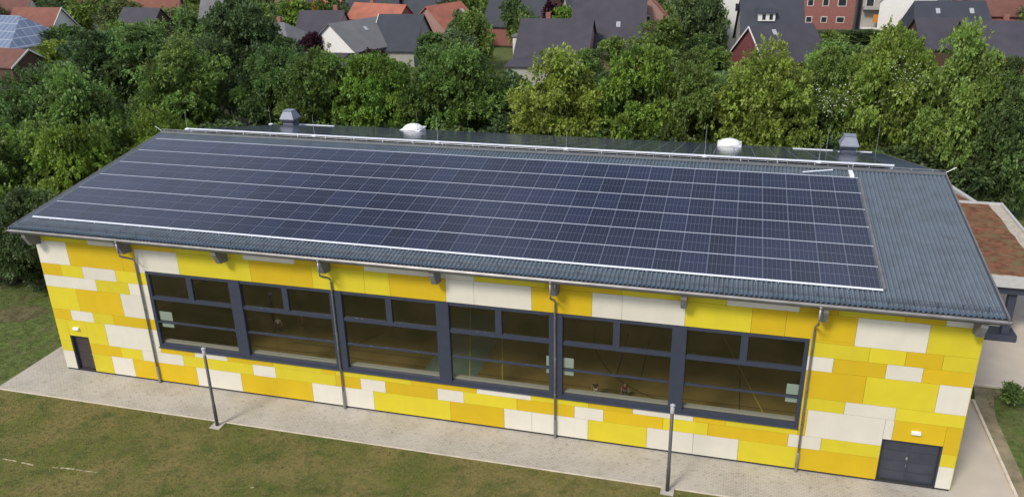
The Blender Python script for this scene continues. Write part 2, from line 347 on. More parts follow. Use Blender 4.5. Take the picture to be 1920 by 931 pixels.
# ================================================================ GROUND
def sheet(name, pts, z, m):
    return tag(MB().poly([(x, y, z) for x, y in pts]).build(name, M[m]), kind='structure')
sheet('ground', [(-900, -200), (1000, -200), (1000, 1500), (-900, 1500)], 0.0, 'ground')
sheet('lawn', [(-2.3, -60), (47.4, -60), (47.4, -2.52), (-2.3, -2.65)], 0.004, 'lawn')
sheet('lawn', [(-60, -60), (-2.3, -60), (-2.3, 7), (-7.5, 9), (-60, 3)], 0.006, 'green_lawn')
D.objects['lawn'].name = 'lawn'
sheet('paved_walk', [(-2.3, -2.65), (45.02, -2.52), (45.02, 0.5), (0, 0.5), (0, 14), (-2.3, 14)], 0.010, 'setts')
sheet('paved_yard', [(45.02, -60), (47.58, -60), (47.58, 9.40), (75, 9.6), (75, 34), (45.02, 34)], 0.008, 'slabs')
sheet('grass_bed', [(47.72, 0.2), (51.6, 0.2), (75, 0.5), (75, 9.3), (48.0, 9.3), (47.9, 8.8), (47.72, 7.8)], 0.012, 'green_lawn')
sheet('soil_strip', [(47.72, 0.2), (48.25, 0.2), (48.35, 6.5), (48.7, 8.4), (49.6, 9.1), (48.0, 9.3), (47.9, 8.8), (47.72, 7.8)], 0.016, 'soil')
sheet('soil_patch', [(-9.5, 3.4), (-7.2, 4.2), (-6.4, 5.8), (-8.0, 6.4), (-10.2, 5.2)], 0.014, 'bare')
sheet('forest_floor', [(-60, 9), (-2.6, 9), (-2.6, 31), (75, 34), (75, 62), (-60, 62)], 0.005, 'forest_floor')
sheet('meadow', [(54.5, 27), (95, 24), (95, 50), (58.5, 50)], 0.016, 'green_lawn')
# kerbs: real raised stones
k = MB()
for i in range(8):
    y0 = 0.2 + i * 0.95; k.box(47.56, 47.68, y0, y0 + 0.94, -0.05, 0.12)
tag(k.build('kerb', M['kerb']), kind='structure')
k = MB()
for i in range(12):
    x0 = 48.0 + i * 2.0; k.box(x0, x0 + 1.99, 9.32, 9.44, -0.05, 0.12)
tag(k.build('kerb', M['kerb']), kind='structure')
k = MB()
for i in range(47):
    x0 = -2.3 + i * 1.0; yy = -2.65 + 0.13 * i / 47; k.box(x0, x0 + 0.99, yy - 0.05, yy + 0.03, -0.05, 0.022 + rng.random() * 0.006)
tag(k.build('edging', M['kerb']), kind='structure')
# worn pitch line, in short broken strokes of chalk
k = MB()
for (x0, y0, x1, y1) in [(3.1, -7.67, 3.9, -7.7), (4.2, -7.7, 4.9, -7.75), (5.9, -7.66, 6.2, -7.66), (6.3, -7.6, 7.0, -7.56), (7.1, -7.55, 8.0, -7.53), (8.05, -7.52, 8.25, -7.5), (15.6, -6.8, 15.75, -6.78)]:
    w_ = 0.03 + rng.random() * 0.025
    k.poly([(x0, y0 - w_, 0.013), (x1, y1 - w_ * 0.6, 0.013), (x1, y1 + w_, 0.013), (x0, y0 + w_ * 0.5, 0.013)])
tag(k.build('chalk_line', M['white_line']), kind='structure')

# ================================================================ SPORTS HALL
hall = empty('sports_hall', (0, 0, 0), 0, 'long sports hall clad in yellow, orange and cream panels under a solar roof', 'building')
def part(mb, name, m, smooth=False): return mb.build(name, M[m] if isinstance(m, str) else m, hall, smooth)

# -- cladding of the front: rows of panels (x0, colour) ...
Wc = (0.67, 0.635, 0.535); Yc = (0.635, 0.53, 0.028); Oc = (0.615, 0.42, 0.013)
WX0, WX1, WZ0, WZ1 = 6.45, 38.65, 2.25, 6.58
DL = (0.72, 1.93, 2.20); DR = (42.05, 44.41, 2.22)
rows = [
 (0.12, 1.22, [(0, 'W', 0.72), (1.93, 'Y', 3.16), (3.16, 'W', 4.51), (4.51, 'O', 8.44), (8.44, 'W', 11.1), (11.1, 'O', 15.2), (15.2, 'W', 18.58), (18.58, 'Y', 22.63), (22.63, 'O', 25.35), (25.35, 'W', 26.72), (26.72, 'W', 29.42), (29.42, 'Y', 32.16), (32.16, 'W', 34.25), (34.25, 'W', 36.23), (36.23, 'Y', 38.83), (38.83, 'O', 42.05), (44.41, 'W', 45)]),
 (1.22, 1.86, [(0, 'Y', 0.72), (1.93, 'O', 3.88), (3.88, 'Y', 5.22), (5.22, 'W', 7.75), (7.75, 'Y', 11.9), (11.9, 'W', 13.19), (13.19, 'Y', 16.58), (16.58, 'O', 17.94), (17.94, 'W', 19.27), (19.27, 'O', 22.0), (22.0, 'W', 23.34), (23.34, 'Y', 25.99), (25.99, 'O', 28.77), (28.77, 'W', 30.13), (30.13, 'O', 32.86), (32.86, 'Y', 34.86), (34.86, 'O', 38.29), (38.29, 'W', 39.65), (39.65, 'Y', 42.05), (44.41, 'Y', 45)]),
 (1.86, 2.22, [(6.45, 'O', 8.51), (8.51, 'W', 10.45), (10.45, 'O', 13.1), (13.1, 'Y', 15.85), (15.85, 'O', 16.6), (16.6, 'Y', 20.64), (20.64, 'O', 24.01), (24.01, 'W', 26.69), (26.69, 'Y', 29.43), (29.43, 'O', 31.47), (31.47, 'W', 34.19), (34.19, 'O', 35.58), (35.58, 'Y', 38.65)]),
 (1.86, 3.20, [(0, 'Y', 0.72), (1.93, 'Y', 3.18), (3.18, 'W', 6.45), (38.65, 'O', 38.95), (38.95, 'W', 42.05), (44.41, 'O', 45)]),
 (2.22, 3.20, [(0.72, 'Y', 1.93), (42.05, 'W', 42.4), (42.4, 'O', 44.41)]),
 (3.20, 3.80, [(0, 'O', 1.16), (1.16, 'W', 2.57), (2.57, 'Y', 3.85), (3.85, 'O', 6.45), (38.65, 'Y', 40.38), (40.38, 'W', 42.38), (42.38, 'Y', 45)]),
 (3.80, 5.13, [(0, 'Y', 1.85), (1.85, 'O', 4.62), (4.62, 'W', 6.45), (38.65, 'O', 41.04), (41.04, 'Y', 43.81), (43.81, 'W', 45)]),
 (5.13, 5.80, [(0, 'W', 3.25), (3.25, 'Y', 5.27), (5.27, 'W', 6.45), (38.65, 'W', 39.68), (39.68, 'O', 41.73), (41.73, 'W', 43.11), (43.11, 'O', 45)]),
 (5.80, 6.48, [(0, 'O', 1.24), (1.24, 'Y', 2.58), (2.58, 'W', 4.62), (4.62, 'Y', 6.45), (38.65, 'Y', 41.0), (41.0, 'Y', 42.38), (42.38, 'O', 43.75), (43.75, 'Y', 45)]),
 (6.48, 7.78, [(0, 'W', 1.9), (1.9, 'O', 5.2), (5.2, 'O', 6.04), (40.37, 'W', 43.07), (43.07, 'Y', 45)]),
 (6.60, 7.78, [(6.04, 'W', 8.53), (8.53, 'Y', 12.61), (12.61, 'O', 15.95), (15.95, 'Y', 18.66), (18.66, 'Y', 19.94), (19.94, 'O', 22.72), (22.72, 'W', 24.07), (24.07, 'W', 26.77), (26.77, 'O', 29.5), (29.5, 'W', 30.82), (30.82, 'W', 33.53), (33.53, 'Y', 36.26), (36.26, 'O', 37.63), (37.63, 'O', 40.37)]),
 (7.78, 8.72, [(0, 'Y', 3.3), (3.3, 'W', 5.1), (5.1, 'O', 8.5), (8.5, 'Y', 12.3), (12.3, 'W', 15.1), (15.1, 'O', 18.7), (18.7, 'W', 22.7), (22.7, 'W', 24.1), (24.1, 'Y', 27.4), (27.4, 'O', 30.8), (30.8, 'Y', 33.5), (33.5, 'Y', 35.2), (35.2, 'W', 38.1), (38.1, 'O', 39.6), (39.6, 'Y', 42.1), (42.1, 'O', 43.6), (43.6, 'W', 45)]),
]
cl = MB(); g = 0.006
for z0, z1, ps in rows:
    for x0, c, x1 in ps:
        base = {'W': Wc, 'Y': Yc, 'O': Oc}[c]; q = rng.uniform(0.94, 1.05)
        colr = tuple(min(1, ch * q) for ch in base)
        yf = -0.03 + rng.uniform(-0.002, 0.002)
        if z0 == 6.60 and x0 < WX0: cl.box(x0 + g, WX0, yf, -0.005, 6.48 + g, 6.60, colr)
        if z0 == 6.60 and x1 > WX1: cl.box(WX1, x1 - g, yf, -0.005, 6.48 + g, 6.60, colr)
        cl.box(x0 + g, x1 - g, yf, -0.005, z0 + g, z1 - g, colr)
part(cl, 'front_cladding', 'cladding')
# backing wall with real openings, and the other walls
bw = MB(); T = 0.35
def wallseg(x0, x1, z0, z1): bw.box(x0, x1, 0.0, T, z0, z1)
wallseg(0, DL[0], 0.1, 2.20); wallseg(DL[1], WX0, 0.1, 2.20); wallseg(0, WX0, 2.20, 8.70)
wallseg(WX0, WX1, 0.1, WZ0); wallseg(WX0, WX1, WZ1, 8.70)
wallseg(WX1, DR[0], 0.1, 2.22); wallseg(DR[1], 45, 0.1, 2.22); wallseg(WX1, 45, 2.22, 8.70)
part(bw, 'front_wall', 'plinth')
sw = MB()
for x0, x1 in ((0.002, 0.30), (44.70, 44.998)):
    sw.prism([(x0, T, 0.1), (x0, BY - 1.2, 0.1), (x0, BY - 1.2, zb(BY - 1.2) - 0.15), (x0, RY, RZ - 0.25), (x0, T, zf(T) - 0.15)], (x1 - x0, 0, 0), Yc)
sw.box(0.30, 44.70, BY - 1.5, BY - 1.2, 0.1, zb(BY - 1.2) - 0.2, Yc)
part(sw, 'side_wall', 'cladding')
# side cladding panels on both gables
zr = [0.12, 1.22, 1.86, 3.2, 3.8, 5.13, 5.8, 6.48, 7.78, 8.6]
for xs, sgn in ((-0.028, 1), (45.0, 1)):
    sc_ = MB()
    for z0, z1 in zip(zr[:-1], zr[1:]):
        y = 0.0 if z0 < 99 else 0
        while y < BY - 1.3:
            y1 = min(y + rng.choice([1.35, 2.02, 2.7, 4.05]), BY - 1.2)
            if z1 < zb(y1) - 0.2 and y1 - y > 0.3:
                base = rng.choice([Wc, Yc, Yc, Oc, Oc]); q = rng.uniform(0.94, 1.05)
                sc_.box(xs, xs + 0.028, y + g, y1 - g, z0 + g, z1 - g, tuple(ch * q for ch in base))
            y = y1
    part(sc_, 'side_cladding', 'cladding')
pl = MB().box(0.02, 44.98, 0.02, 0.4, -0.1, 0.1); part(pl, 'plinth', 'plinth')

# -- roof: interlocking clay tiles, modelled as rolled courses
def tiled_slope(name, y0, y1, zfun, slope, x0, x1, pitch=0.195, course=0.36, seg=8, down=-1):
    nx = int(round((x1 - x0) / pitch)) * seg
    ln = abs(y1 - y0) / math.cos(math.atan(slope)); ny = int(round(ln / course))
    prof = [-0.020, 0.024, 0.050, 0.056, 0.050, 0.024, -0.020, -0.040]
    xs = np.linspace(x0, x1, nx + 1); zz = np.array([prof[i % seg] for i in range(nx + 1)])
    V = []; rws = 0
    for j in range(ny):
        for e2 in (0, 1):
            t = (j + e2) / ny; y = y0 + (y1 - y0) * t
            lift = 0.024 * (1 - e2)           # the lower end of each course rides on the one below
            zc = zfun(y) + lift
            V.append(np.stack([xs, np.full_like(xs, y), zc + zz * (1.0 if e2 == 0 else 0.93)], 1)); rws += 1
    V = np.concatenate(V); n1 = nx + 1
    i, j = np.meshgrid(np.arange(nx), np.arange(rws - 1)); a_ = (j * n1 + i).ravel()
    F = np.stack([a_, a_ + 1, a_ + 1 + n1, a_ + n1], 1)
    me = D.meshes.new(name); me.vertices.add(len(V)); me.vertices.foreach_set('co', V.ravel()); me.loops.add(F.size); me.loops.foreach_set('vertex_index', F.ravel().astype(np.int32))
    me.polygons.add(len(F)); me.polygons.foreach_set('loop_start', np.arange(0, F.size, 4, dtype=np.int32)); me.update(calc_edges=True); me.validate()
    me.materials.append(M['tile']); o = D.objects.new(name, me); COL.objects.link(o); o.parent = hall
    return o
tiled_slope('front_tile_roof', EY, RY, zf, SF, XL, XR)
tiled_slope('rear_tile_roof', BY, RY, zb, SB, XL, XR, course=0.36)
# roof body below the tiles (battens and deck)
dk = MB()
dk.prism([(XL + 0.03, EY + 0.04, EZ - 0.20), (XL + 0.03, RY, RZ - 0.24), (XL + 0.03, RY, RZ - 0.045), (XL + 0.03, EY + 0.04, EZ - 0.045)], (XR - XL - 0.06, 0, 0))
dk.prism([(XL + 0.03, RY + 0.001, RZ - 0.24), (XL + 0.03, BY - 0.04, zb(BY) - 0.20), (XL + 0.03, BY - 0.04, zb(BY) - 0.045), (XL + 0.03, RY + 0.001, RZ - 0.045)], (XR - XL - 0.06, 0, 0))
part(dk, 'roof_deck', 'soffit')
# verge trims
for x0, x1 in ((XL - 0.05, XL + 0.02), (XR - 0.02, XR + 0.05)):
    vg = MB()
    vg.prism([(x0, EY, EZ - 0.2), (x0, EY, EZ + 0.09), (x0, RY, RZ + 0.09), (x0, RY, RZ - 0.22)], (x1 - x0, 0, 0))
    vg.prism([(x0, RY + 0.001, RZ - 0.22), (x0, RY + 0.001, RZ + 0.09), (x0, BY, zb(BY) + 0.09), (x0, BY, zb(BY) - 0.2)], (x1 - x0, 0, 0))
    part(vg, 'verge_trim', 'zinc')
# ridge cap tiles
rc = MB(); n_ = 110; dx = (XR - XL) / n_
for i in range(n_):
    x0 = XL + i * dx; b0 = len(rc.v); seg = 8
    for (x, r_) in ((x0, 0.15), (x0 + dx * 1.02, 0.135)):
        for k_ in range(seg + 1):
            t = PI * k_ / seg; rc.v.append((x, RY + r_ * 1.2 * math.cos(t), RZ + 0.02 + r_ * 0.9 * math.sin(t)))
    for k_ in range(seg): rc.f.append((b0 + k_, b0 + k_ + 1, b0 + seg + 2 + k_, b0 + seg + 1 + k_)); rc.c.append(None)
    rc.f.append(tuple(b0 + k_ for k_ in range(seg + 1))); rc.c.append(None)
part(rc, 'ridge_cap', 'ridge_tile')
# gutter: half-round trough along the eave
gt = MB(); b0 = 0; seg = 10
for x in np.linspace(XL - 0.1, XR + 0.12, 24):
    for rr in (0.085, 0.078):
        for k_ in range(seg + 1):
            t = PI + PI * k_ / seg; gt.v.append((x, EY - 0.07 + rr * math.cos(t), EZ - 0.045 + rr * math.sin(t)))
m2 = 2 * (seg + 1)
for i in range(23):
    for o_ in (0, seg + 1):
        for k_ in range(seg): gt.f.append((i * m2 + o_ + k_, i * m2 + o_ + k_ + 1, (i + 1) * m2 + o_ + k_ + 1, (i + 1) * m2 + o_ + k_)); gt.c.append(None)
    gt.f.append((i * m2, i * m2 + seg + 1, (i + 1) * m2 + seg + 1, (i + 1) * m2)); gt.f.append((i * m2 + seg, i * m2 + 2 * seg + 1, (i + 1) * m2 + 2 * seg + 1, (i + 1) * m2 + seg)); gt.c += [None, None]
gt.tube([(XL - 0.1, EY - 0.16, EZ - 0.04), (XR + 0.12, EY - 0.16, EZ - 0.04)], 0.014, 6)
gt.box(XL, XR, EY + 0.012, EY + 0.03, EZ - 0.24, EZ - 0.03)
part(gt, 'gutter', 'zinc_pipe', True)
# snow guard grille standing on the eave tiles
sg = MB(); yg = EY + 0.36; zg = zf(yg) + 0.05
for dz in (0.05, 0.135, 0.22): sg.tube([(XL + 0.15, yg, zg + dz), (XR - 0.15, yg, zg + dz)], 0.009, 5)
x = XL + 0.3
while x < XR - 0.2:
    sg.tube([(x, yg, zg - 0.02), (x, yg, zg + 0.23)], 0.011, 5); sg.tube([(x, yg, zg + 0.2), (x, yg + 0.22, zf(yg + 0.22) + 0.05)], 0.009, 5); x += 0.88
part(sg, 'snow_guard', 'frame')
# rafter ends
for i in range(9):
    xb = 0.16 + i * 5.53 if i < 8 else 44.56
    bb = MB(); x0 = xb; x1 = xb + 0.24
    bb.prism([(x0, -0.035, zf(0) - 0.21), (x0, -0.93, zf(-0.93) - 0.205), (x0, -0.93, 8.28), (x0, -0.62, 7.72), (x0, -0.035, 7.62)], (x1 - x0, 0, 0))
    part(bb, 'rafter_end', 'timber')
# downpipes
for i in range(4):
    xp = 6.07 + i * 10.90; yp = EY - 0.07; sid = -0.12
    dp = MB(); dp.tube([(xp, yp, EZ - 0.10), (xp, yp, 8.50)], 0.075, 10, r2=0.055)
    pts = [(xp, yp, 8.5), (xp, yp, 8.05), (xp, yp + 0.04, 7.82), (xp, yp + 0.2, 7.70), (xp, sid - 0.16, 7.34), (xp, sid - 0.03, 7.2), (xp, sid, 7.02), (xp, sid, 0.02)]
    dp.tube(pts, 0.052, 10)
    d = part(dp, 'downpipe', 'zinc_pipe', True)
    for z in (2.4, 4.3, 6.4):
        cp = MB(); cp.lathe([(0.062, z), (0.062, z + 0.04)], xp, sid, 12); cp.box(xp - 0.015, xp + 0.015, sid + 0.05, -0.03, z, z + 0.04); cp.build('pipe_clip', M['zinc_pipe'], d)
    MB().lathe([(0.068, 0.02), (0.068, 1.0), (0.056, 1.02)], xp, sid, 12).build('stand_pipe', M['zinc_pipe'], d)

# -- the window band: six bays
bays = [6.45, 11.57, 17.07, 22.49, 27.88, 33.34, 38.65]
MW = 0.31
for i in range(6):
    a0 = bays[i] + (0.0 if i == 0 else 0.0); a1 = bays[i + 1]
    wroot = MB()
    y0, y1 = -0.02, 0.16
    l0 = a0 + (0.17 if i == 0 else MW); r0 = a1 - (0.17 if i == 5 else MW)
    wroot.box(a0, l0, y0 - (0.0 if i == 0 else 0.05), y1, WZ0, WZ1); wroot.box(r0, a1, y0 - (0.0 if i == 5 else 0.05), y1, WZ0, WZ1)
    wroot.box(l0, r0, y0, y1, 6.43, WZ1); wroot.box(l0, r0, y0 - 0.03, y1, WZ0, 2.42)
    cxm = (l0 + r0) / 2
    wroot.box(l0, r0, y0 + 0.01, y1 - 0.01, 5.0, 5.19); wroot.box(cxm - 0.15, cxm + 0.15, y0 + 0.012, y1 - 0.012, 5.19, 6.43)
    wroot.box(l0, r0, y0 + 0.035, y1 - 0.035, 3.67, 3.75)
    W_ = part(wroot, 'window', 'frame')
    sill = MB().prism([(a0, -0.02, WZ0 - 0.02), (a0, -0.13, WZ0 - 0.05), (a0, -0.13, WZ0 - 0.02), (a0, -0.02, WZ0 + 0.012)], (a1 - a0, 0, 0)); sill.build('sill', M['frame'], W_)
    for (p0, p1, q0, q1) in ((l0, r0, 2.42, 3.67), (l0, r0, 3.75, 5.0), (l0, cxm - 0.15, 5.19, 6.43), (cxm + 0.15, r0, 5.19, 6.43)):
        MB().poly([(p0, 0.07, q0), (p1, 0.07, q0), (p1, 0.07, q1), (p0, 0.07, q1)]).build('pane', M['glass'], W_, recalc=False)
    MB().box(l0, r0, 0.18, 0.40, 2.42, 2.52).build('inner_ledge', M['ledge'], W_)
    fl = []
    if i == 0: fl = [(l0 + 0.12, l0 + 0.86)]
    if i == 3: fl = [(r0 - 0.16, r0 - 0.01)]
    if i == 4: fl = [(l0 + 0.02, l0 + 0.50)]
    if i == 5: fl = [(r0 - 0.50, r0 - 0.01)]
    for f0, f1 in fl:
        MB().box(f0, f1, 0.10, 0.104, 3.79, 4.30).build('pale_film', M['sticker'], W_)
        MB().box(f0 + 0.05 if i == 0 else f0, f1, 0.10, 0.104, 3.40, 3.64).build('pale_film', M['sticker'], W_)

# -- doors
def door_leaf(x0, x1, z1, y, m, hinge=None):
    d = MB(); d.box(x0, x1, y, y + 0.06, 0.06, z1)
    h = (z1 - 0.1) / 4
    for j in range(4): d.box(x0 + 0.06, x1 - 0.06, y - 0.018, y, 0.10 + j * h + 0.03, 0.10 + (j + 1) * h - 0.03)
    return d
for (x0, x1, zt) in (DL, DR):
    fr = MB()
    fr.box(x0, x0 + 0.05, 0.02, 0.30, 0.02, zt); fr.box(x1 - 0.05, x1, 0.02, 0.30, 0.02, zt); fr.box(x0 + 0.05, x1 - 0.05, 0.02, 0.30, zt - 0.06, zt)
    part(fr, 'door_frame', 'frame')
d = part(door_leaf(DL[0] + 0.055, DL[1] - 0.055, DL[2] - 0.065, 0.20, 0), 'door', 'door_brown'); d['label'] = 'narrow dark brown single door in the left end of the front'
MB().box(1.72, 1.80, 0.15, 0.19, 1.0, 1.15).build('handle', M['steel'], d)
xm = (DR[0] + DR[1]) / 2
for (x0, x1) in ((DR[0] + 0.055, xm - 0.004), (xm + 0.004, DR[1] - 0.055)):
    d = part(door_leaf(x0, x1, DR[2] - 0.065, 0.16, 0), 'door', 'door')
    if x0 < xm - 0.5:
        MB().box(xm - 0.10, xm - 0.03, 0.12, 0.15, 1.22, 1.36).build('handle', M['steel'], d)
        MB().tube([(xm - 0.06, 0.10, 1.0), (xm - 0.06, 0.10, 0.88)], 0.012, 6).build('handle', M['steel'], d)
# wall lamps above the doors
for xl, zl in ((1.30, 2.70), (43.28, 2.73)):
    wl = MB().prism([(xl - 0.18, -0.035, zl - 0.09), (xl - 0.18, -0.16, zl - 0.05), (xl - 0.18, -0.16, zl + 0.05), (xl - 0.18, -0.035, zl + 0.08)], (0.36, 0, 0)); part(wl, 'wall_lamp', 'white')

# -- things on the roof that belong to the building
def hood_vent(x, y, s=1.0):
    z = zb(y)
    v = MB().lathe([(0.46, z - 0.1), (0.46, z + 0.42), (0.42, z + 0.5), (0.42, z + 0.52)], x, y, 4, True); o = part(v, 'roof_ventilator', 'vent_dark')
    b = MB().lathe([(0.34, z + 0.52), (0.60, z + 0.80), (0.60, z + 0.86), (0.36, z + 1.40), (0.38, z + 1.41), (0.38, z + 1.48)], x, y, 4, True)
    b.build('hood', M['vent'], o)
    MB().lathe([(0.57, z + 0.1), (0.57, z + 0.17)], x, y, 4, True).build('collar', M['rail'], o)
hood_vent(0.9, 25.4); hood_vent(42.45, 25.2)
def dome(x, y):
    z = zb(y) + 0.12
    o = part(MB().lathe([(0.74, z - 0.3), (0.74, z + 0.28), (0.80, z + 0.30), (0.80, z + 0.36)], x, y, 4, True), 'roof_light', 'white')
    MB().lathe([(0.78, z + 0.362), (0.74, z + 0.46), (0.55, z + 0.60), (0.3, z + 0.68), (0.05, z + 0.71)], x, y, 20).build('dome', M['opal'], o, True)
dome(11.2, 25.6); dome(34.75, 25.4)
for (x, y, h, b_) in ((1.0, 12.5, 1.45, 1), (10.0, 12.5, 1.6, 1), (18.05, 12.5, 1.85, 1), (25.8, 12.5, 1.5, 1), (33.5, 12.5, 2.0, 1), (39.4, 12.5, 1.3, 1), (-0.4, 24.6, 1.7, 1), (12.2, 24.0, 1.8, 1), (41.0, 24.4, 1.9, 0), (44.0, 24.0, 2.2, 0)):
    z = zb(y)
    o = part(MB().tube([(x, y, z), (x, y, z + h)], 0.013, 6, r2=0.006), 'lightning_rod', 'alu')
    if b_: MB().lathe([(0.17, z + 0.27), (0.17, z + 0.32), (0.06, z + 0.36)], x, y, 10).build('foot', M['rail'], o)
for (x, sgn) in ((XL, -1), (XR, 1)):
    part(MB().tube([(x, RY, RZ + 0.12), (x + sgn * 0.45, RY, RZ + 0.42)], 0.012, 6), 'lightning_rod', 'alu')
# conductor wire along the ridge on small posts
cw = MB().tube([(XL, RY, RZ + 0.24), (XR, RY, RZ + 0.24)], 0.006, 5)
for i in range(46): cw.box(XL + 0.2 + i - 0.012, XL + 0.2 + i + 0.012, RY - 0.012, RY + 0.012, RZ + 0.12, RZ + 0.245)
part(cw, 'conductor_wire', 'alu')

# -- inside the hall
sheet('hall_floor', [(0.3, T), (44.7, T), (44.7, BY - 1.5), (0.3, BY - 1.5)], 0.05, 'hall_floor')
for x0 in (0.32, 44.58):
    part(MB().prism([(x0, T + 0.01, 0.06), (x0, BY - 1.6, 0.06), (x0, BY - 1.6, zb(BY - 1.6) - 0.4), (x0, RY, RZ - 0.5), (x0, T + 0.01, zf(T) - 0.4)], (0.1, 0, 0)), 'inner_wall', 'inner_wall')
ce = MB(); ce.prism([(0.45, T + 0.02, zf(T) - 0.42), (0.45, RY, RZ - 0.52), (0.45, RY, RZ - 0.46), (0.45, T + 0.02, zf(T) - 0.36)], (44.1, 0, 0))
ce.prism([(0.45, RY + 0.001, RZ - 0.52), (0.45, BY - 1.75, zb(BY - 1.75) - 0.42), (0.45, BY - 1.75, zb(BY - 1.75) - 0.36), (0.45, RY + 0.001, RZ - 0.46)], (44.1, 0, 0)); part(ce, 'hall_ceiling', 'ceiling')  # unseen pale ceiling, added to bounce light onto the hall floor
part(MB().box(0.43, 44.57, BY - 1.7, BY - 1.6, 0.06, 6.2), 'inner_wall', 'inner_wall')
ln = MB()
def line(pts, w_, z=0.055):
    for p, q in zip(pts[:-1], pts[1:]):
        d = Vector((q[0] - p[0], q[1] - p[1], 0)).normalized(); n_ = Vector((-d.y, d.x, 0)) * w_ / 2
        ln.poly([(p[0] - n_.x, p[1] - n_.y, z), (q[0] - n_.x, q[1] - n_.y, z), (q[0] + n_.x, q[1] + n_.y, z), (p[0] + n_.x, p[1] + n_.y, z)])
line([(27.9 + 6.0 * (1 - math.cos(t)), 11.5 - 7.5 * math.sin(t)) for t in np.linspace(0, 1.5, 22)], 0.07)
line([(31.2, 11), (31.2, 5.9), (29.9, 5.9), (29.9, 11)], 0.06, 0.0555); line([(36.3, 13), (36.3, 3)], 0.06, 0.0555)
line([(1, 4.6), (44, 4.6)], 0.05, 0.0555); line([(17, 10), (14, 5), (12, 4.6)], 0.05, 0.0555); line([(11, 5.5), (20, 5.5)], 0.05, 0.056)
tag(ln.build('court_marking', M['line_black']), kind='structure')
ln = MB(); line([(19.5, 13), (22.6, 3.0)], 0.05, 0.060); line([(21.6, 13), (24.4, 3.0)], 0.05, 0.060); line([(35.0, 13), (37.5, 4.0)], 0.04, 0.060)
tag(ln.build('court_marking', M['line_yellow']), kind='structure')
tag(MB().box(19.6, 22.6, 3.2, 11.5, 0.05, 0.058).build('floor_mat', M['mat_blue']), 'large grey-green mat on the hall floor behind the fourth window bay', 'mat')

# ================================================================ SOLAR PANELS
PW, PL = 1.134, 1.722
px0, pxp = 0.15, 1.137
py0s, pyp = 1.249, 1.742       # along the slope from the eave
protop = empty('solar_panel')
fm = MB(); w2, l2 = PW / 2, PL / 2
for (x0, x1, y0, y1) in ((-w2, w2, -l2, -l2 + 0.02), (-w2, w2, l2 - 0.02, l2), (-w2, -w2 + 0.018, -l2 + 0.02, l2 - 0.02), (w2 - 0.018, w2, -l2 + 0.02, l2 - 0.02)):
    fm.box(x0, x1, y0, y1, -0.035, 0.0)
fm.build('frame', M['panel_frame'], protop)
MB().box(-w2 + 0.018, w2 - 0.018, -l2 + 0.02, l2 - 0.02, -0.012, -0.004).build('cells', M['cells'], protop)
def ordinal(n):
    names = ['first', 'second', 'third', 'fourth', 'fifth', 'sixth', 'seventh', 'eighth', 'ninth', 'tenth', 'eleventh', 'twelfth', 'thirteenth', 'fourteenth', 'fifteenth', 'sixteenth', 'seventeenth', 'eighteenth', 'nineteenth']
    return names[n]
ROWN = ['bottom row along the eave', 'second row up', 'third row up', 'fourth row up', 'fifth row up', 'top row under the ridge']
first = True
LIFT = 0.135
for r_ in range(6):
    s_ = py0s + pyp * (r_ + 0.5)
    y = EY + s_ * math.cos(AF) - LIFT * math.sin(AF); z = EZ + s_ * math.sin(AF) + LIFT * math.cos(AF)
    for c_ in range(36):
        o = protop if first else copy_tree(protop); first = False
        o.location = (px0 + pxp * (c_ + 0.5), y, z); o.rotation_euler = (AF, 0, 0)
        if c_ == 0: t_ = 'left end'
        elif c_ == 35: t_ = 'right end'
        elif c_ < 18: t_ = ordinal(c_) + ' from the left'
        else: t_ = ordinal(35 - c_) + ' from the right'
        tag(o, 'dark blue panel, %s of the front slope, %s' % (ROWN[r_], t_), 'solar panel', 'solar panels on the front roof slope')
LIFTB = 0.30; sb0 = 0.72
def rear_pos(s_): return RY + s_ * math.cos(AB) + LIFTB * math.sin(AB), RZ - s_ * math.sin(AB) + LIFTB * math.cos(AB)
for r_ in range(2):
    y, z = rear_pos(sb0 + pyp * (r_ + 0.5))
    for c_ in range(37):
        o = copy_tree(protop); o.location = (0.95 + pxp * (c_ + 0.5), y, z); o.rotation_euler = (-AB, 0, 0)
        if c_ == 0: t_ = 'left end'
        elif c_ == 36: t_ = 'right end'
        elif c_ < 19: t_ = ordinal(c_) + ' from the left'
        else: t_ = ordinal(36 - c_) + ' from the right'
        tag(o, 'panel seen at a grazing angle, %s row behind the ridge, %s' % (('first', 'second')[r_], t_), 'solar panel', 'solar panels on the rear roof slope')
# the rest of the rear field: one object
def rear_field():
    fb, cb = MB(), MB(); rot = Matrix.Rotation(-AB, 3, 'X')
    def addp(cx, s_):
        y, z = rear_pos(s_)
        for mb, bs in ((fb, ((-w2, w2, -l2, -l2 + .02, -.035, 0), (-w2, w2, l2 - .02, l2, -.035, 0), (-w2, -w2 + .018, -l2 + .02, l2 - .02, -.035, 0), (w2 - .018, w2, -l2 + .02, l2 - .02, -.035, 0))), (cb, ((-w2 + .018, w2 - .018, -l2 + .02, l2 - .02, -.012, -.004),))):
            for bx in bs:
                n0 = len(mb.v); mb.box(*bx)
                for q in range(n0, len(mb.v)): mb.v[q] = tuple(rot @ Vector(mb.v[q]) + Vector((cx, y, z)))
    for r_ in range(2, 9):
        for c_ in range(37):
            if r_ == 7 and (c_ < 3 or c_ > 33 or c_ in (8, 9, 29, 30)): continue
            addp(0.95 + pxp * (c_ + 0.5), sb0 + pyp * (r_ + 0.5))
    root = empty('solar_panel_field', label='grazing field of dark solar panels covering the rest of the rear slope', cat='solar panels'); root['kind'] = 'stuff'
    fb.build('frame', M['panel_frame'], root)['kind'] = 'stuff'; cb.build('cells', M['cells'], root)['kind'] = 'stuff'
rear_field()
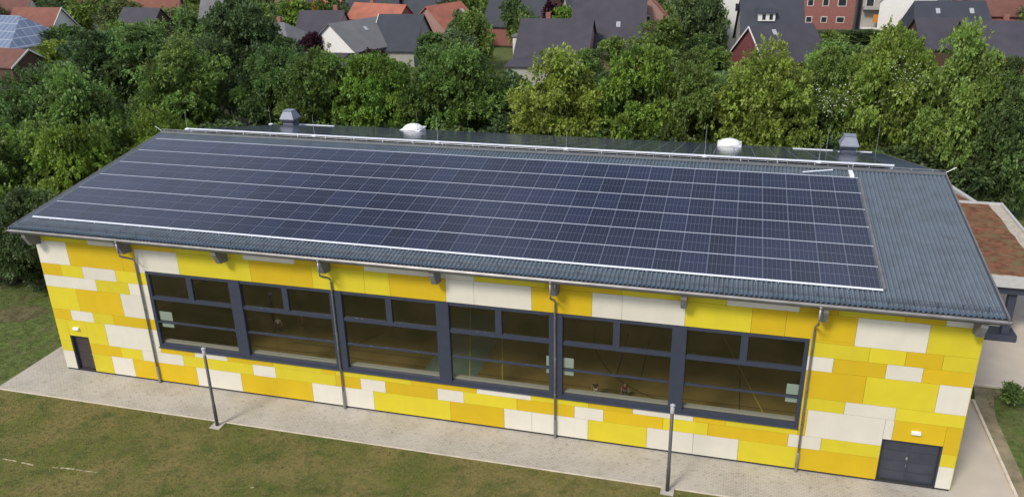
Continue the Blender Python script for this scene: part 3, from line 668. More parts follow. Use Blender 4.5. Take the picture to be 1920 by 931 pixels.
# mounting rails
def rail(mb_pts, label, name='mounting_rail', w_=0.03, h=0.05, group='bright metal rails under the solar panels'):
    return
M['rail_inner'] = mat('rail_inner', (0.55, 0.58, 0.66), 0.45, 0.0)
def front_rail(s_, hw, up_, label):
    y = EY + s_ * math.cos(AF) - up_ * math.sin(AF); z = EZ + s_ * math.sin(AF) + up_ * math.cos(AF)
    rl = MB(); rot = Matrix.Rotation(AF, 3, 'X'); rl.box(px0 - 0.06, px0 + pxp * 36 + 0.06, -hw, hw, -0.03, 0.0)
    n0 = len(rl.v)
    for i in range(46): rl.box(px0 + 0.1 + i * 0.9, px0 + 0.13 + i * 0.9, -0.012, 0.012, -up_ + 0.03, -0.03)
    rl.v = [tuple(rot @ Vector(v) + Vector((0, y, z))) for v in rl.v]
    tag(rl.build('mounting_rail', M['rail' if hw > 0.04 else 'rail_inner']), label, 'rail', 'bright rails between the panel rows')
front_rail(py0s - 0.06, 0.050, LIFT + 0.014, 'thick bright rail along the bottom edge of the front solar panels')
for r_, nm in ((1, 'lowest'), (2, 'second lowest'), (3, 'third lowest'), (4, 'fourth lowest'), (5, 'highest')):
    front_rail(py0s + pyp * r_ - 0.010, 0.019, LIFT + 0.006, 'thin bright rail in the %s gap between rows of front solar panels' % nm)
front_rail(py0s + pyp * 6 + 0.02, 0.028, LIFT + 0.004, 'dull rail along the top edge of the front solar panels')
def rear_rail(x0, x1, s_, label):
    y, z = rear_pos(s_); rl = MB()
    rl.box(x0, x1, y - 0.05, y + 0.06, z - 0.03, z + 0.035)
    i = x0 + 0.3
    while i < x1: rl.box(i, i + 0.03, y - 0.02, y + 0.01, z - LIFTB - 0.02, z - 0.035); i += 1.9
    tag(rl.build('mounting_rail', M['rail']), label, 'rail', 'bright rails of the rear panels')
rear_rail(0.90, 43.1, sb0 - 0.03, 'long white rail just behind the ridge, top edge of the rear panels')
rear_rail(39.0, 41.6, sb0 + 8 * pyp - 0.05, 'short white rail left of the right roof ventilator')
rear_rail(43.1, 44.1, sb0 + 8 * pyp - 0.05, 'very short white rail right of the right roof ventilator')
rear_rail(0.95, 4.3, sb0 + 8 * pyp - 0.05, 'short white rail beside the left roof ventilator')
# loose rail piece and upright plate near the top right of the front field
y_ = EY + (py0s + pyp * 6 + 0.45) * math.cos(AF)
ar = MB().tube([(38.5, y_ - 0.25, zf(y_) + 0.16), (40.0, y_ + 0.25, zf(y_) + 0.22)], 0.03, 4); tag(ar.build('loose_rail', M['rail']), 'loose bright bar lying askew on the tiles by the ridge', 'metal bar')
pl_ = MB().box(40.78, 40.98, y_ - 0.40, y_ + 0.55, zf(y_) + 0.05, zf(y_) + 0.17); tag(pl_.build('cable_cover', M['rail']), 'short white cable cover at the upper right corner of the front panels', 'cable cover')
ct = MB().prism([(0, 0, 0), (0.10, 0, 0), (0.10, 0, 0.05), (0, 0, 0.05)], (0, 1, 0))
ct = MB(); x_ = px0 + pxp * 36 + 0.10
ct.prism([(x_, EY + 1.3, zf(EY + 1.3) + 0.05), (x_ + 0.10, EY + 1.3, zf(EY + 1.3) + 0.05), (x_ + 0.10, EY + 1.3, zf(EY + 1.3) + 0.12), (x_, EY + 1.3, zf(EY + 1.3) + 0.12)], (0, 10.3, 10.3 * SF))
tag(ct.build('cable_tray', M['zinc']), 'slim grey cable tray down the right side of the front panels', 'cable tray')

# ================================================================ ANNEX with sedum roof
an = empty('annex', (0, 0, 0), 0, 'low annex with reddish sedum roof behind the right end of the hall', 'building')
za = 3.95
AX0, AX1, AY0, AY1 = 45.06, 52.95, 14.6, 27.6
MB().box(AX0, AX1, AY0, AY1, za - 0.42, za).build('roof_slab', M['gravel'], an)
f_ = MB(); tk = 0.16
f_.box(AX0, AX1 + tk, AY0 - tk, AY0, za - 0.45, za + 0.14); f_.box(AX1, AX1 + tk, AY0, AY1 + tk, za - 0.45, za + 0.14); f_.box(AX0, AX1, AY1, AY1 + tk, za - 0.45, za + 0.14)
f_.build('fascia', M['fascia'], an)
# vegetation mat with an uneven edge
sv = MB(); pts = []
def jag(p, q, n_, amp):
    out = []
    for i in range(n_):
        t = i / n_; out.append((p[0] + (q[0] - p[0]) * t + rng.uniform(-amp, amp), p[1] + (q[1] - p[1]) * t + rng.uniform(-amp, amp)))
    return out
ol = jag((AX0 + 0.1, AY0 + 0.55), (AX1 - 0.75, AY0 + 0.55), 16, 0.06) + jag((AX1 - 0.75, AY0 + 0.55), (AX1 - 0.75, AY1 - 0.2), 24, 0.06) + jag((AX1 - 0.75, AY1 - 0.2), (AX0 + 0.1, AY1 - 0.2), 6, 0.03)
ol = [p for p in ol]
sv.prism([(x, y, za + 0.003) for x, y in ol], (0, 0, 0.07)); sv.build('sedum_mat', M['sedum'], an)
wl_ = MB(); wl_.box(AX0, 50.2, AY0 + 1.6, AY1 - 0.3, 0.1, za - 0.43); wl_.build('wall', M['fascia'], an)
MB().box(46.2, 49.4, AY0 + 1.52, AY0 + 1.6, 0.9, 3.0).build('window', M['dark_glass'], an)
MB().box(50.55, 50.95, AY0 + 0.35, AY0 + 0.75, 0.3, za - 0.46).build('column', M['frame'], an)
MB().box(46.0, 51.6, AY0 + 0.1, AY0 + 0.36, za - 0.95, za - 0.46).build('beam', M['frame'], an)
MB().box(46.0, 50.54, AY0 + 0.5, AY0 + 0.58, 1.9, 2.05).build('rail', M['frame'], an)
MB().box(46.5, 51.35, AY0 + 0.2, AY0 + 1.3, 0.0, 0.42).build('base_block', M['frame'], an)
an2 = empty('link_roof', (0, 0, 0), 0, 'lower pale-edged sedum roof section behind the annex', 'building')
MB().box(AX0, 50.2, AY1 + 0.25, 33.4, za - 0.40, za - 0.02).build('roof_slab', M['gravel'], an2)
MB().prism([(AX0, AY1 + 0.4, za - 0.017), (51.2, AY1 + 0.4, za - 0.017), (49.2, 33.2, za - 0.017), (AX0, 33.2, za - 0.017)], (0, 0, 0.06)).build('sedum_mat', M['sedum'], an2)
MB().prism([(51.25, AY1 + 0.25, za - 0.5), (51.55, AY1 + 0.25, za - 0.5), (50.1, 33.6, za - 0.5), (49.8, 33.6, za - 0.5)], (0, 0, 0.62)).build('fascia', M['fascia'], an2)
MB().box(AX0 + 0.2, 49.5, AY1 + 0.5, 33.0, 0.0, za - 0.41).build('wall', M['fascia'], an2)
# bicycle hoop in the yard
tag(MB().tube([(53.0, 21.4, 0.0), (53.0, 21.4, 0.55), (53.15, 21.4, 0.72), (53.85, 21.4, 0.75), (54.0, 21.4, 0.55), (54.0, 21.4, 0.0)], 0.03, 8).build('bicycle_hoop', M['steel']), 'small pale metal bicycle hoop on the paved yard by the annex', 'bike stand')

# ================================================================ LAMP POSTS
def lamp_post(x, y, label):
    r_ = empty('lamp_post', (x, y, 0), 0, label, 'street lamp', 'slim grey lamp posts along the paved walk')
    MB().box(-0.28, 0.28, -0.28, 0.28, -0.05, 0.05).build('base_slab', M['concrete'], r_)
    MB().lathe([(0.085, 0.05), (0.085, 1.2), (0.072, 1.22), (0.072, 3.95)], 0, 0, 14).build('pole', M['lamp_pole'], r_, True)
    MB().lathe([(0.075, 3.95), (0.085, 4.0), (0.085, 4.30), (0.06, 4.33)], 0, 0, 14).build('lamp_head', M['frosted'], r_, True)
    MB().lathe([(0.11, 4.33), (0.11, 4.37), (0.02, 4.42)], 0, 0, 14).build('cap', M['alu'], r_)
    return r_
M['frosted'] = mat('frosted_lens', (0.45, 0.46, 0.46), 0.25, spec=0.6)
lamp_post(11.46, -2.98, 'slim dark post standing before the left part of the window band')
lamp_post(33.38, -2.78, 'slim dark post at the bottom edge, before the right part of the window band')

# ================================================================ PEOPLE inside the hall (children, seen small through the glass)
M['skin'] = mat('skin', (0.42, 0.26, 0.18), 0.6); M['cloth_white'] = mat('white_shirt', (0.7, 0.68, 0.62), 0.8); M['cloth_black'] = mat('black_cloth', (0.015, 0.015, 0.018), 0.8)
M['cloth_red'] = mat('dark_red_shirt', (0.13, 0.03, 0.04), 0.8); M['cloth_blue'] = mat('blue_trousers', (0.03, 0.05, 0.09), 0.8); M['hair'] = mat('dark_hair', (0.03, 0.02, 0.012), 0.6); M['hair_fair'] = mat('fair_hair', (0.4, 0.28, 0.15), 0.6)
def skinned(name, joints, edges, m, parent, root=0):
    me = D.meshes.new(name); me.from_pydata([j[:3] for j in joints], edges, []); o = D.objects.new(name, me); COL.objects.link(o); o.parent = parent
    sk = o.modifiers.new('skin', 'SKIN'); sk.use_smooth_shade = True
    for i, j in enumerate(joints):
        sv_ = me.skin_vertices[0].data[i]; sv_.radius = (j[3], j[3]); sv_.use_root = (i == root)
    ss = o.modifiers.new('sub', 'SUBSURF'); ss.levels = 1; ss.render_levels = 1
    me.materials.append(m); return o
def person(x, y, rz, h, label, top, legs, hair, arm=0.35, step=0.08):
    s = h / 1.75; r_ = empty('person', (x, y, 0.05), rz, label, 'person', 'children on the hall floor')
    J = []; Ed = []
    def j(px_, py_, pz, rad, par=None):
        J.append((px_ * s, py_ * s, pz * s, rad * s)); i = len(J) - 1
        if par is not None: Ed.append((par, i))
        return i
    pel = j(0, 0, 0.95, 0.13); ab = j(0, 0, 1.12, 0.12, pel); ch = j(0, 0, 1.33, 0.15, ab); nb = j(0, 0, 1.48, 0.06, ch); hd = j(0, -0.01, 1.57, 0.075, nb); h2 = j(0, -0.015, 1.66, 0.095, hd); h3 = j(0, -0.01, 1.72, 0.06, h2)
    for sg_ in (-1, 1):
        hip = j(sg_ * 0.10, 0, 0.90, 0.095, pel); kn = j(sg_ * 0.12, -sg_ * step, 0.50, 0.062, hip); an_ = j(sg_ * 0.13, sg_ * step * 1.2, 0.09, 0.042, kn); ft = j(sg_ * 0.14, sg_ * step * 1.2 - 0.16, 0.035, 0.034, an_)
        shd = j(sg_ * 0.18, 0, 1.41, 0.062, ch); el = j(sg_ * (0.22 + arm * 0.3), 0.0, 1.15, 0.042, shd); wr = j(sg_ * (0.22 + arm * 0.5), -0.10, 0.93, 0.028, el); pm = j(sg_ * (0.22 + arm * 0.52), -0.13, 0.86, 0.030, wr)
        for q in range(4): t1 = j(sg_ * (0.22 + arm * 0.52) + (q - 1.5) * 0.02, -0.15, 0.80 - 0.004 * abs(q - 1.5), 0.010, pm); j(sg_ * (0.22 + arm * 0.52) + (q - 1.5) * 0.021, -0.17, 0.765, 0.009, t1)
        j(sg_ * (0.22 + arm * 0.52) - sg_ * 0.05, -0.16, 0.83, 0.010, pm)
    skinned('body', J, Ed, M['skin'], r_)
    k_ = 1.13
    def sub(pts, ed, name, m): skinned(name, [(a_ * s, b_ * s, c_ * s, d_ * s) for a_, b_, c_, d_ in pts], ed, m, r_)
    sub([(0, 0, 0.98, .145), (0, 0, 1.12, .14), (0, 0, 1.33, .168), (0, 0, 1.44, .09), (-.18, 0, 1.41, .08), (.18, 0, 1.41, .08), (-(.2 + arm * .2), 0, 1.24, .062), (.2 + arm * .2, 0, 1.24, .062)], [(0, 1), (1, 2), (2, 3), (2, 4), (2, 5), (4, 6), (5, 7)], 'shirt', top)
    sub([(0, 0, .96, .15), (-.10, 0, .90, .11), (-.12, step, .50, .078), (-.13, -step * 1.2, .12, .06), (.10, 0, .90, .11), (.12, -step, .50, .078), (.13, step * 1.2, .12, .06)], [(0, 1), (1, 2), (2, 3), (0, 4), (4, 5), (5, 6)], 'trousers', legs)
    sub([(0, 0.02, 1.66, .098), (0, 0.015, 1.735, .072)], [(0, 1)], 'hair', hair)
person(9.5, 6.5, 0.3, 1.0, 'child in a white top and black trousers standing behind the second window bay', M['cloth_white'], M['cloth_black'], M['hair_fair'])
person(10.6, 7.3, -0.6, 0.95, 'child in dark red clothes behind the second window bay', M['cloth_red'], M['cloth_red'], M['hair'])
person(29.15, 3.75, 0.1, 0.95, 'dark haired child in black and white near the sill of the fifth window bay', M['cloth_black'], M['cloth_white'], M['hair'])
person(30.62, 3.9, 0.5, 0.95, 'child in dark blue trousers right of the black and white clad child, fifth bay', M['cloth_red'], M['cloth_blue'], M['hair'])

# ================================================================ TREES
def leaf_mesh(name, seed, blobs, tufts, leaves, ls, flat=0.75, column=False, br=(0.20, 0.34)):
    r = np.random.RandomState(seed)
    # crown inside a unit cylinder: radius 1, z from 0 to 1 (scaled by 2 in z relative to radius later)
    C = []; Rr = []
    while len(C) < blobs:
        p = r.uniform(-1, 1, 3); q = np.linalg.norm(p)
        if q > 1 or q < 0.35: continue
        prof = 1.0 if column else (0.80 + 0.2 * (1 - abs(p[2] + 0.15)))
        # uneven outline
        ang = math.atan2(p[1], p[0]); wob = 1 + 0.13 * math.sin(3 * ang + seed) + 0.10 * math.sin(5 * ang + 2 * seed + 3 * p[2])
        C.append((p[0] * prof * wob * 0.86, p[1] * prof * wob * 0.86, p[2] * 0.84 + 0.05 * math.sin(4 * ang + seed))); Rr.append(r.uniform(*br))
    C = np.array(C); Rr = np.array(Rr)
    bi = np.repeat(np.arange(blobs), tufts); N = len(bi)
    d = r.normal(size=(N, 3)); d[:, 2] = d[:, 2] * flat + 0.25; d /= np.linalg.norm(d, axis=1)[:, None]
    tp = C[bi] + d * (Rr[bi] * r.uniform(0.55, 1.10, N))[:, None] * np.array([1.1, 1.1, 0.62])
    td = d * 0.9 + np.array([0, 0, 0.10]); td /= np.linalg.norm(td, axis=1)[:, None]
    li = np.repeat(np.arange(N), leaves); K = len(li)
    ld = td[li] + r.normal(size=(K, 3)) * 0.62; ld /= np.linalg.norm(ld, axis=1)[:, None]
    nrm = np.cross(ld, r.normal(size=(K, 3))); nrm[:, 2] += np.where(nrm[:, 2] > 0, 1.0, -1.0); sidev = np.cross(ld, nrm); sidev /= np.linalg.norm(sidev, axis=1)[:, None]
    L_ = ls * r.uniform(0.7, 1.35, K)[:, None]; o = tp[li] + r.normal(size=(K, 3)) * ls * 0.35
    v0 = o; v1 = o + ld * L_ * 0.5 + sidev * L_ * 0.30; v2 = o + ld * L_ - np.array([0, 0, 0.12]) * L_; v3 = o + ld * L_ * 0.5 - sidev * L_ * 0.30
    V = np.stack([v0, v1, v2, v3], 1).reshape(-1, 3)
    me = D.meshes.new(name); me.vertices.add(4 * K); me.vertices.foreach_set('co', V.ravel()); me.loops.add(4 * K); me.loops.foreach_set('vertex_index', np.arange(4 * K, dtype=np.int32))
    me.polygons.add(K); me.polygons.foreach_set('loop_start', np.arange(0, 4 * K, 4, dtype=np.int32)); me.update(calc_edges=True)
    bv = r.uniform(0, 1, blobs); tv = r.uniform(0, 1, N); lv = r.uniform(0, 1, K)
    val = 0.52 * bv[bi][li] + 0.33 * tv[li] + 0.15 * lv; hue = 0.5 * r.uniform(0, 1, blobs)[bi][li] + 0.5 * lv
    ca = me.color_attributes.new('lv', 'FLOAT_COLOR', 'CORNER'); cc = np.ones((4 * K, 4)); cc[:, 0] = np.repeat(val, 4); cc[:, 1] = np.repeat(hue, 4); ca.data.foreach_set('color', cc.ravel())
    me.materials.append(M['leaf']); return me
def trunk_mesh(name, seed, h=1.0):
    r = random.Random(seed); mb = MB()
    # units: crown radius 1; trunk from z=-2.2 to 0.4 in crown units
    base = Vector((0, 0, -2.6)); top = Vector((r.uniform(-.1, .1), r.uniform(-.1, .1), 0.45))
    pts = [base.lerp(top, t) + Vector((r.uniform(-.04, .04), r.uniform(-.04, .04), 0)) * (t > 0) for t in (0, .2, .4, .6, .8, 1)]
    mb.tube(pts, 0.10, 8, r2=0.025)
    for i in range(11):
        t = r.uniform(0.42, 0.92); p = base.lerp(top, t); a_ = r.uniform(0, 2 * PI); ln_ = r.uniform(0.5, 0.85)
        q = p + Vector((math.cos(a_), math.sin(a_), r.uniform(0.25, 0.8))) * ln_ * 0.5; e_ = p + Vector((math.cos(a_ + .2), math.sin(a_ + .2), r.uniform(0.3, 0.8))) * ln_
        mb.tube([p, q, e_], 0.038, 6, r2=0.010)
    o = mb.build(name, M['bark'], None, True); me = o.data; D.objects.remove(o); return me
BIG = [leaf_mesh('crown', 11 + i, 104, 46, 12, 0.054, br=(0.13, 0.31)) for i in range(6)]
MID = [leaf_mesh('crown', 51 + i, 40, 20, 8, 0.12, br=(0.20, 0.36)) for i in range(3)]
SML = [leaf_mesh('crown', 81 + i, 22, 14, 7, 0.19, br=(0.24, 0.42)) for i in range(3)]
TR = [trunk_mesh('trunk', 5 + i) for i in range(3)]
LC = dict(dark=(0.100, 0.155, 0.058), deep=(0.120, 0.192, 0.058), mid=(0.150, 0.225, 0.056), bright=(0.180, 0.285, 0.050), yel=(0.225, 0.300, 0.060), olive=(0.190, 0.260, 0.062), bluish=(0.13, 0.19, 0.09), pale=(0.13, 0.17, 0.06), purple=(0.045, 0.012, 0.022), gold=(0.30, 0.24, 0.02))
def tree(x, y, top, rx, rz, col, label, pool=BIG, cat='tree', group=None, name='tree', ry=None, trunk=True, k=None):
    idx = k if k is not None else rng.randrange(99)
    r_ = empty(name, (x, y, 0), rng.uniform(0, 6.28) if ry is None else 0, label, cat, group)
    zc = max(top - rz, rz * 0.55)
    c = D.objects.new('crown' if name != 'shrub' else 'foliage', pool[idx % len(pool)]); COL.objects.link(c); c.parent = r_; c.location = (0, 0, zc); c.scale = (rx, rx if ry is None else ry, rz)
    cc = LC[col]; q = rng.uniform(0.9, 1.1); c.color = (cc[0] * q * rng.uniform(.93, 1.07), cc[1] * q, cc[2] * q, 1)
    if trunk:
        t = D.objects.new('trunk' if name != 'shrub' else 'stem', TR[idx % 3]); COL.objects.link(t); t.parent = r_; sz = (zc + 0.05) / 2.6; t.location = (0, 0, zc); t.scale = (rx * 0.85, rx * 0.85, sz)
    return r_
#TREES
GB = 'trees in the row behind the hall'; GL = 'trees beside the left end of the hall'
for a_ in [
    (-30.5, 41, 12.8, 6.0, 6.0, 'dark', 'broad dark tree at the far left, below the solar roofed house', GB),
    (-25.0, 43, 13.6, 5.8, 6.2, 'deep', 'tall domed dark green tree below the dark roofed house with pale gable', GB),
    (-18.0, 38.5, 12.6, 5.2, 6.2, 'mid', 'mid green tree left of the left roof ventilator, lower than its dark neighbour', GB),
    (-18.5, 50, 15.8, 5.8, 8.0, 'dark', 'tallest dark tree behind the left corner of the hall roof', GB),
    (-9.6, 42.5, 12.6, 4.2, 6.2, 'deep', 'dark green tree standing right behind the left roof ventilator', GB),
    (-4.2, 40, 11.7, 4.3, 5.8, 'mid', 'spreading green tree just right of the left roof ventilator', GB),
    (2.2, 40.5, 11.6, 4.4, 5.8, 'bright', 'bright fresh green tree below the dark purple bush', GB),
    (9.2, 41.5, 12.6, 5.0, 6.2, 'mid', 'dense green tree behind the left white roof light', GB),
    (19.8, 38.5, 12.2, 4.7, 6.1, 'yel', 'yellowish green tree below the big dark grey roof', GB),
    (26.6, 40.5, 13.0, 3.9, 6.3, 'bright', 'bright green tree right of the yellowish tree, below a round garden tree', GB),
    (31.0, 40.5, 12.3, 3.9, 6.2, 'mid', 'green tree with reddish tip behind the right white roof light', GB),
    (37.2, 38.5, 13.2, 4.4, 6.6, 'yel', 'yellow green tree below the dark roof with the dormer', GB),
    (42.6, 43, 12.4, 4.0, 6.2, 'olive', 'olive green tree left of the right roof ventilator, behind its neighbours', GB),
    (46.9, 40.5, 14.4, 3.9, 7.0, 'yel', 'pointed yellow green tree just right of the right roof ventilator', GB),
    (51.8, 38.5, 14.7, 4.0, 7.2, 'olive', 'tall yellow topped tree second from the right in the row', GB),
    (56.0, 37, 13.2, 3.8, 6.8, 'deep', 'dark green tree at the right edge of the row', GB),
    (-14.2, 19.5, 12.9, 4.6, 6.4, 'mid', 'large green tree leaning over the left end of the hall', GL),
    (-20.5, 24, 12.6, 5.2, 6.3, 'deep', 'dark tree at the left picture edge behind the leaning tree', GL),
    (-10.6, 14.5, 10.6, 3.6, 5.2, 'bright', 'lower mid green tree with sunlit spray nearest the left gable', GL),
    (-8.5, 21.5, 9.8, 3.4, 4.9, 'bright', 'small bright yellow green tree touching the left roof corner', GL),
    (-9.5, 8.5, 7.4, 3.2, 3.7, 'dark', 'low dark tree under the left eave beside the lawn', GL),
    (-15.5, 12, 10.4, 4.4, 5.2, 'mid', 'green tree at the left picture edge above the grass', GL),
    ]:
    tree(a_[0], a_[1], a_[2], a_[3], a_[4], a_[5], a_[6], group=a_[7])
# understorey that closes the gaps between the trunks
und = [(-26, 36, 5.5, 4.0, 'between the far left tree and its domed neighbour'), (-19, 33.5, 5.0, 3.6, 'behind the left roof corner'), (-12, 34.5, 5.5, 3.8, 'at the foot of the tallest dark tree'), (-5, 36, 5.5, 3.8, 'at the rear eave just right of the left roof ventilator'),
  (3, 37, 5.2, 3.8, 'at the rear eave between left ventilator and left roof light'), (10, 37, 5.4, 3.8, 'right behind the left white roof light'), (15, 39.5, 6.2, 3.8, 'closing the gap left of the yellowish tree'), (24, 36.5, 5.4, 3.6, 'between the yellowish tree and the bright tree'),
  (30, 37, 5.4, 3.6, 'at the rear eave left of the right white roof light'), (36, 36, 5.2, 3.4, 'just right of the right white roof light'), (42, 37.5, 5.8, 3.6, 'left of the right roof ventilator'), (48, 36.5, 5.4, 3.4, 'behind the right rear roof corner'), (53, 35.5, 5.6, 3.2, 'above the annex roof'),
  (60.5, 41.5, 6.0, 3.6, 'at the right edge beyond the annex'), (-12.5, 9.8, 3.4, 2.6, 'low at the left edge above the grass'), (12, 47, 8.5, 4.5, 'in the back behind the gap of the tree row centre'), (22, 48, 8.5, 4.5, 'in the back behind the yellowish tree'), (34, 48, 8.5, 4.5, 'in the back left of the yellow green tree'), (-32, 30, 8, 5, 'at the left edge behind the leaning tree'), (-26, 21, 9, 5, 'at the left edge, foremost of the dark ones'), (-6.0, 14.0, 4.0, 2.0, 'hugging the left gable wall of the hall')]
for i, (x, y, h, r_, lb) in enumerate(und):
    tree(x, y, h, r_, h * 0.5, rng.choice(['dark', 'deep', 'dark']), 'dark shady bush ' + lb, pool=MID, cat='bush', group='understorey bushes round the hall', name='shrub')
# flowering elder patch: white umbels among the leaves
def blossoms(cx, cy, cz, sx, sy, sz, n_, label):
    mb = MB(); r = random.Random(int(cx * 10))
    for i in range(n_):
        p = Vector((cx + r.gauss(0, sx), cy + r.gauss(0, sy), cz + r.gauss(0, sz))); s_ = r.uniform(0.03, 0.08)
        nrm = Vector((r.uniform(-.5, .5), r.uniform(-1, -.1), r.uniform(.3, 1))).normalized(); a1 = nrm.orthogonal().normalized(); b1 = nrm.cross(a1)
        mb.poly([p + (a1 * math.cos(t) + b1 * math.sin(t)) * s_ * r.uniform(.6, 1) for t in (0, 1.05, 2.1, 3.14, 4.2, 5.2)])
    M['petals'] = mat('petals', (0.42, 0.45, 0.36), 0.8); o = mb.build('blossoms', M['petals'], None, recalc=False); tag(o, label, 'blossoms', kind='stuff'); return o
blossoms(42.4, 38.6, 8.3, 1.5, 0.5, 0.8, 150, 'white elder blossoms among the leaves left of the right ventilator')
blossoms(47.6, 36.9, 10.6, 0.8, 0.4, 0.9, 70, 'scattered white blossoms on the tree right of the right ventilator')

# grass tufts on the lawn
def tufts(name, x0, x1, y0, y1, n_, seed, col, zb_=0.004):
    rr = np.random.RandomState(seed); K = n_ * 5
    cx = np.repeat(rr.uniform(x0, x1, n_), 5); cy = np.repeat(rr.uniform(y0, y1, n_), 5); hh = np.repeat(rr.uniform(0.02, 0.07, n_), 5)
    a_ = rr.uniform(0, 2 * PI, K); dx = np.cos(a_); dy = np.sin(a_); o = np.stack([cx + dx * 0.03, cy + dy * 0.03, np.full(K, zb_)], 1)
    w_ = np.stack([-dy, dx, np.zeros(K)], 1) * 0.012; tip = o + np.stack([dx * hh * 0.8, dy * hh * 0.8, hh], 1)
    V = np.stack([o - w_, o + w_, tip], 1).reshape(-1, 3); me = D.meshes.new(name); me.vertices.add(3 * K); me.vertices.foreach_set('co', V.ravel()); me.loops.add(3 * K); me.loops.foreach_set('vertex_index', np.arange(3 * K, dtype=np.int32))
    me.polygons.add(K); me.polygons.foreach_set('loop_start', np.arange(0, 3 * K, 3, dtype=np.int32)); me.update(calc_edges=True)
    ca = me.color_attributes.new('lv', 'FLOAT_COLOR', 'CORNER'); cc = np.ones((3 * K, 4)); cc[:, 0] = np.repeat(np.repeat(rr.uniform(0.4, 0.7, n_), 5), 3); cc[:, 1] = 0.5; ca.data.foreach_set('color', cc.ravel())
    me.materials.append(M['leaf']); o_ = D.objects.new(name, me); COL.objects.link(o_); o_.color = col + (1,); return o_
tag(tufts('grass', -2.3, 47.3, -13, -2.75, 30000, 3, (0.20, 0.185, 0.062)), 'dry short grass covering the lawn in front of the hall', 'grass', kind='stuff')
tag(tufts('grass', 48.3, 56, 0.3, 9.2, 3000, 4, (0.12, 0.17, 0.04), 0.012), 'green grass in the bed right of the hall', 'grass', kind='stuff')
tag(tufts('grass', -12, -2.4, -2, 9, 6000, 5, (0.10, 0.15, 0.035), 0.006), 'green grass left of the hall', 'grass', kind='stuff')

# young tree in the grass bed, right
tree(49.3, 7.75, 1.35, 0.62, 0.6, 'mid', 'small young leafy bush in the grass bed at the right edge', pool=SML, cat='bush', name='shrub')

# ================================================================ HOUSES of the quarter behind
M['roof_grey'] = mat('roof_grey', (0.050, 0.046, 0.060), 0.8, noise=0.16, nscale=0.6, bump=0.3, bscale=8)
M['roof_lgrey'] = mat('roof_light_grey', (0.15, 0.148, 0.155), 0.8, noise=0.14, nscale=0.6)
M['roof_slate'] = mat('roof_slate', (0.036, 0.041, 0.055), 0.7, noise=0.14, nscale=0.6)
M['roof_red'] = mat('roof_red', (0.20, 0.078, 0.055), 0.85, noise=0.16, nscale=0.7)
M['roof_orange'] = mat('roof_orange', (0.34, 0.115, 0.075), 0.85, noise=0.16, nscale=0.7)
M['roof_brown'] = mat('roof_brown', (0.15, 0.065, 0.05), 0.85, noise=0.16, nscale=0.7)
M['roof_blue'] = mat('solar_clad_roof', (0.16, 0.20, 0.29), 0.3, noise=0.08, nscale=1)
_b = M['roof_blue']; _n = _b.node_tree; _t = _n.nodes.new('ShaderNodeTexCoord'); _k = _n.nodes.new('ShaderNodeTexBrick'); _k.offset = 0
_k.inputs['Scale'].default_value = 1; _k.inputs['Brick Width'].default_value = 1.1; _k.inputs['Row Height'].default_value = 1.5; _k.inputs['Mortar Size'].default_value = 0.06
_k.inputs['Color1'].default_value = (0.13, 0.17, 0.26, 1); _k.inputs['Color2'].default_value = (0.16, 0.20, 0.29, 1); _k.inputs['Mortar'].default_value = (0.36, 0.40, 0.48, 1)
_n.links.new(_t.outputs['Object'], _k.inputs['Vector']); _n.links.new(_k.outputs['Color'], _n.nodes['Principled BSDF'].inputs['Base Color'])
M['w_white'] = mat('render_white', (0.72, 0.71, 0.68), 0.85, noise=0.05); M['roof_window'] = mat('roof_window', (0.36, 0.38, 0.40), 0.2); M['w_brick'] = mat('brick_red', (0.27, 0.11, 0.095), 0.9, noise=0.14, nscale=3)
M['w_dbrick'] = mat('brick_dark_red', (0.16, 0.045, 0.05), 0.9, noise=0.14, nscale=3); M['w_grey'] = mat('render_grey', (0.36, 0.35, 0.33), 0.85, noise=0.08); M['w_cream'] = mat('render_cream', (0.6, 0.55, 0.38), 0.85, noise=0.06)
M['w_pink'] = mat('brick_pink', (0.36, 0.22, 0.19), 0.9, noise=0.1, nscale=3); M['w_wood'] = mat('brown_boards', (0.08, 0.045, 0.03), 0.8)
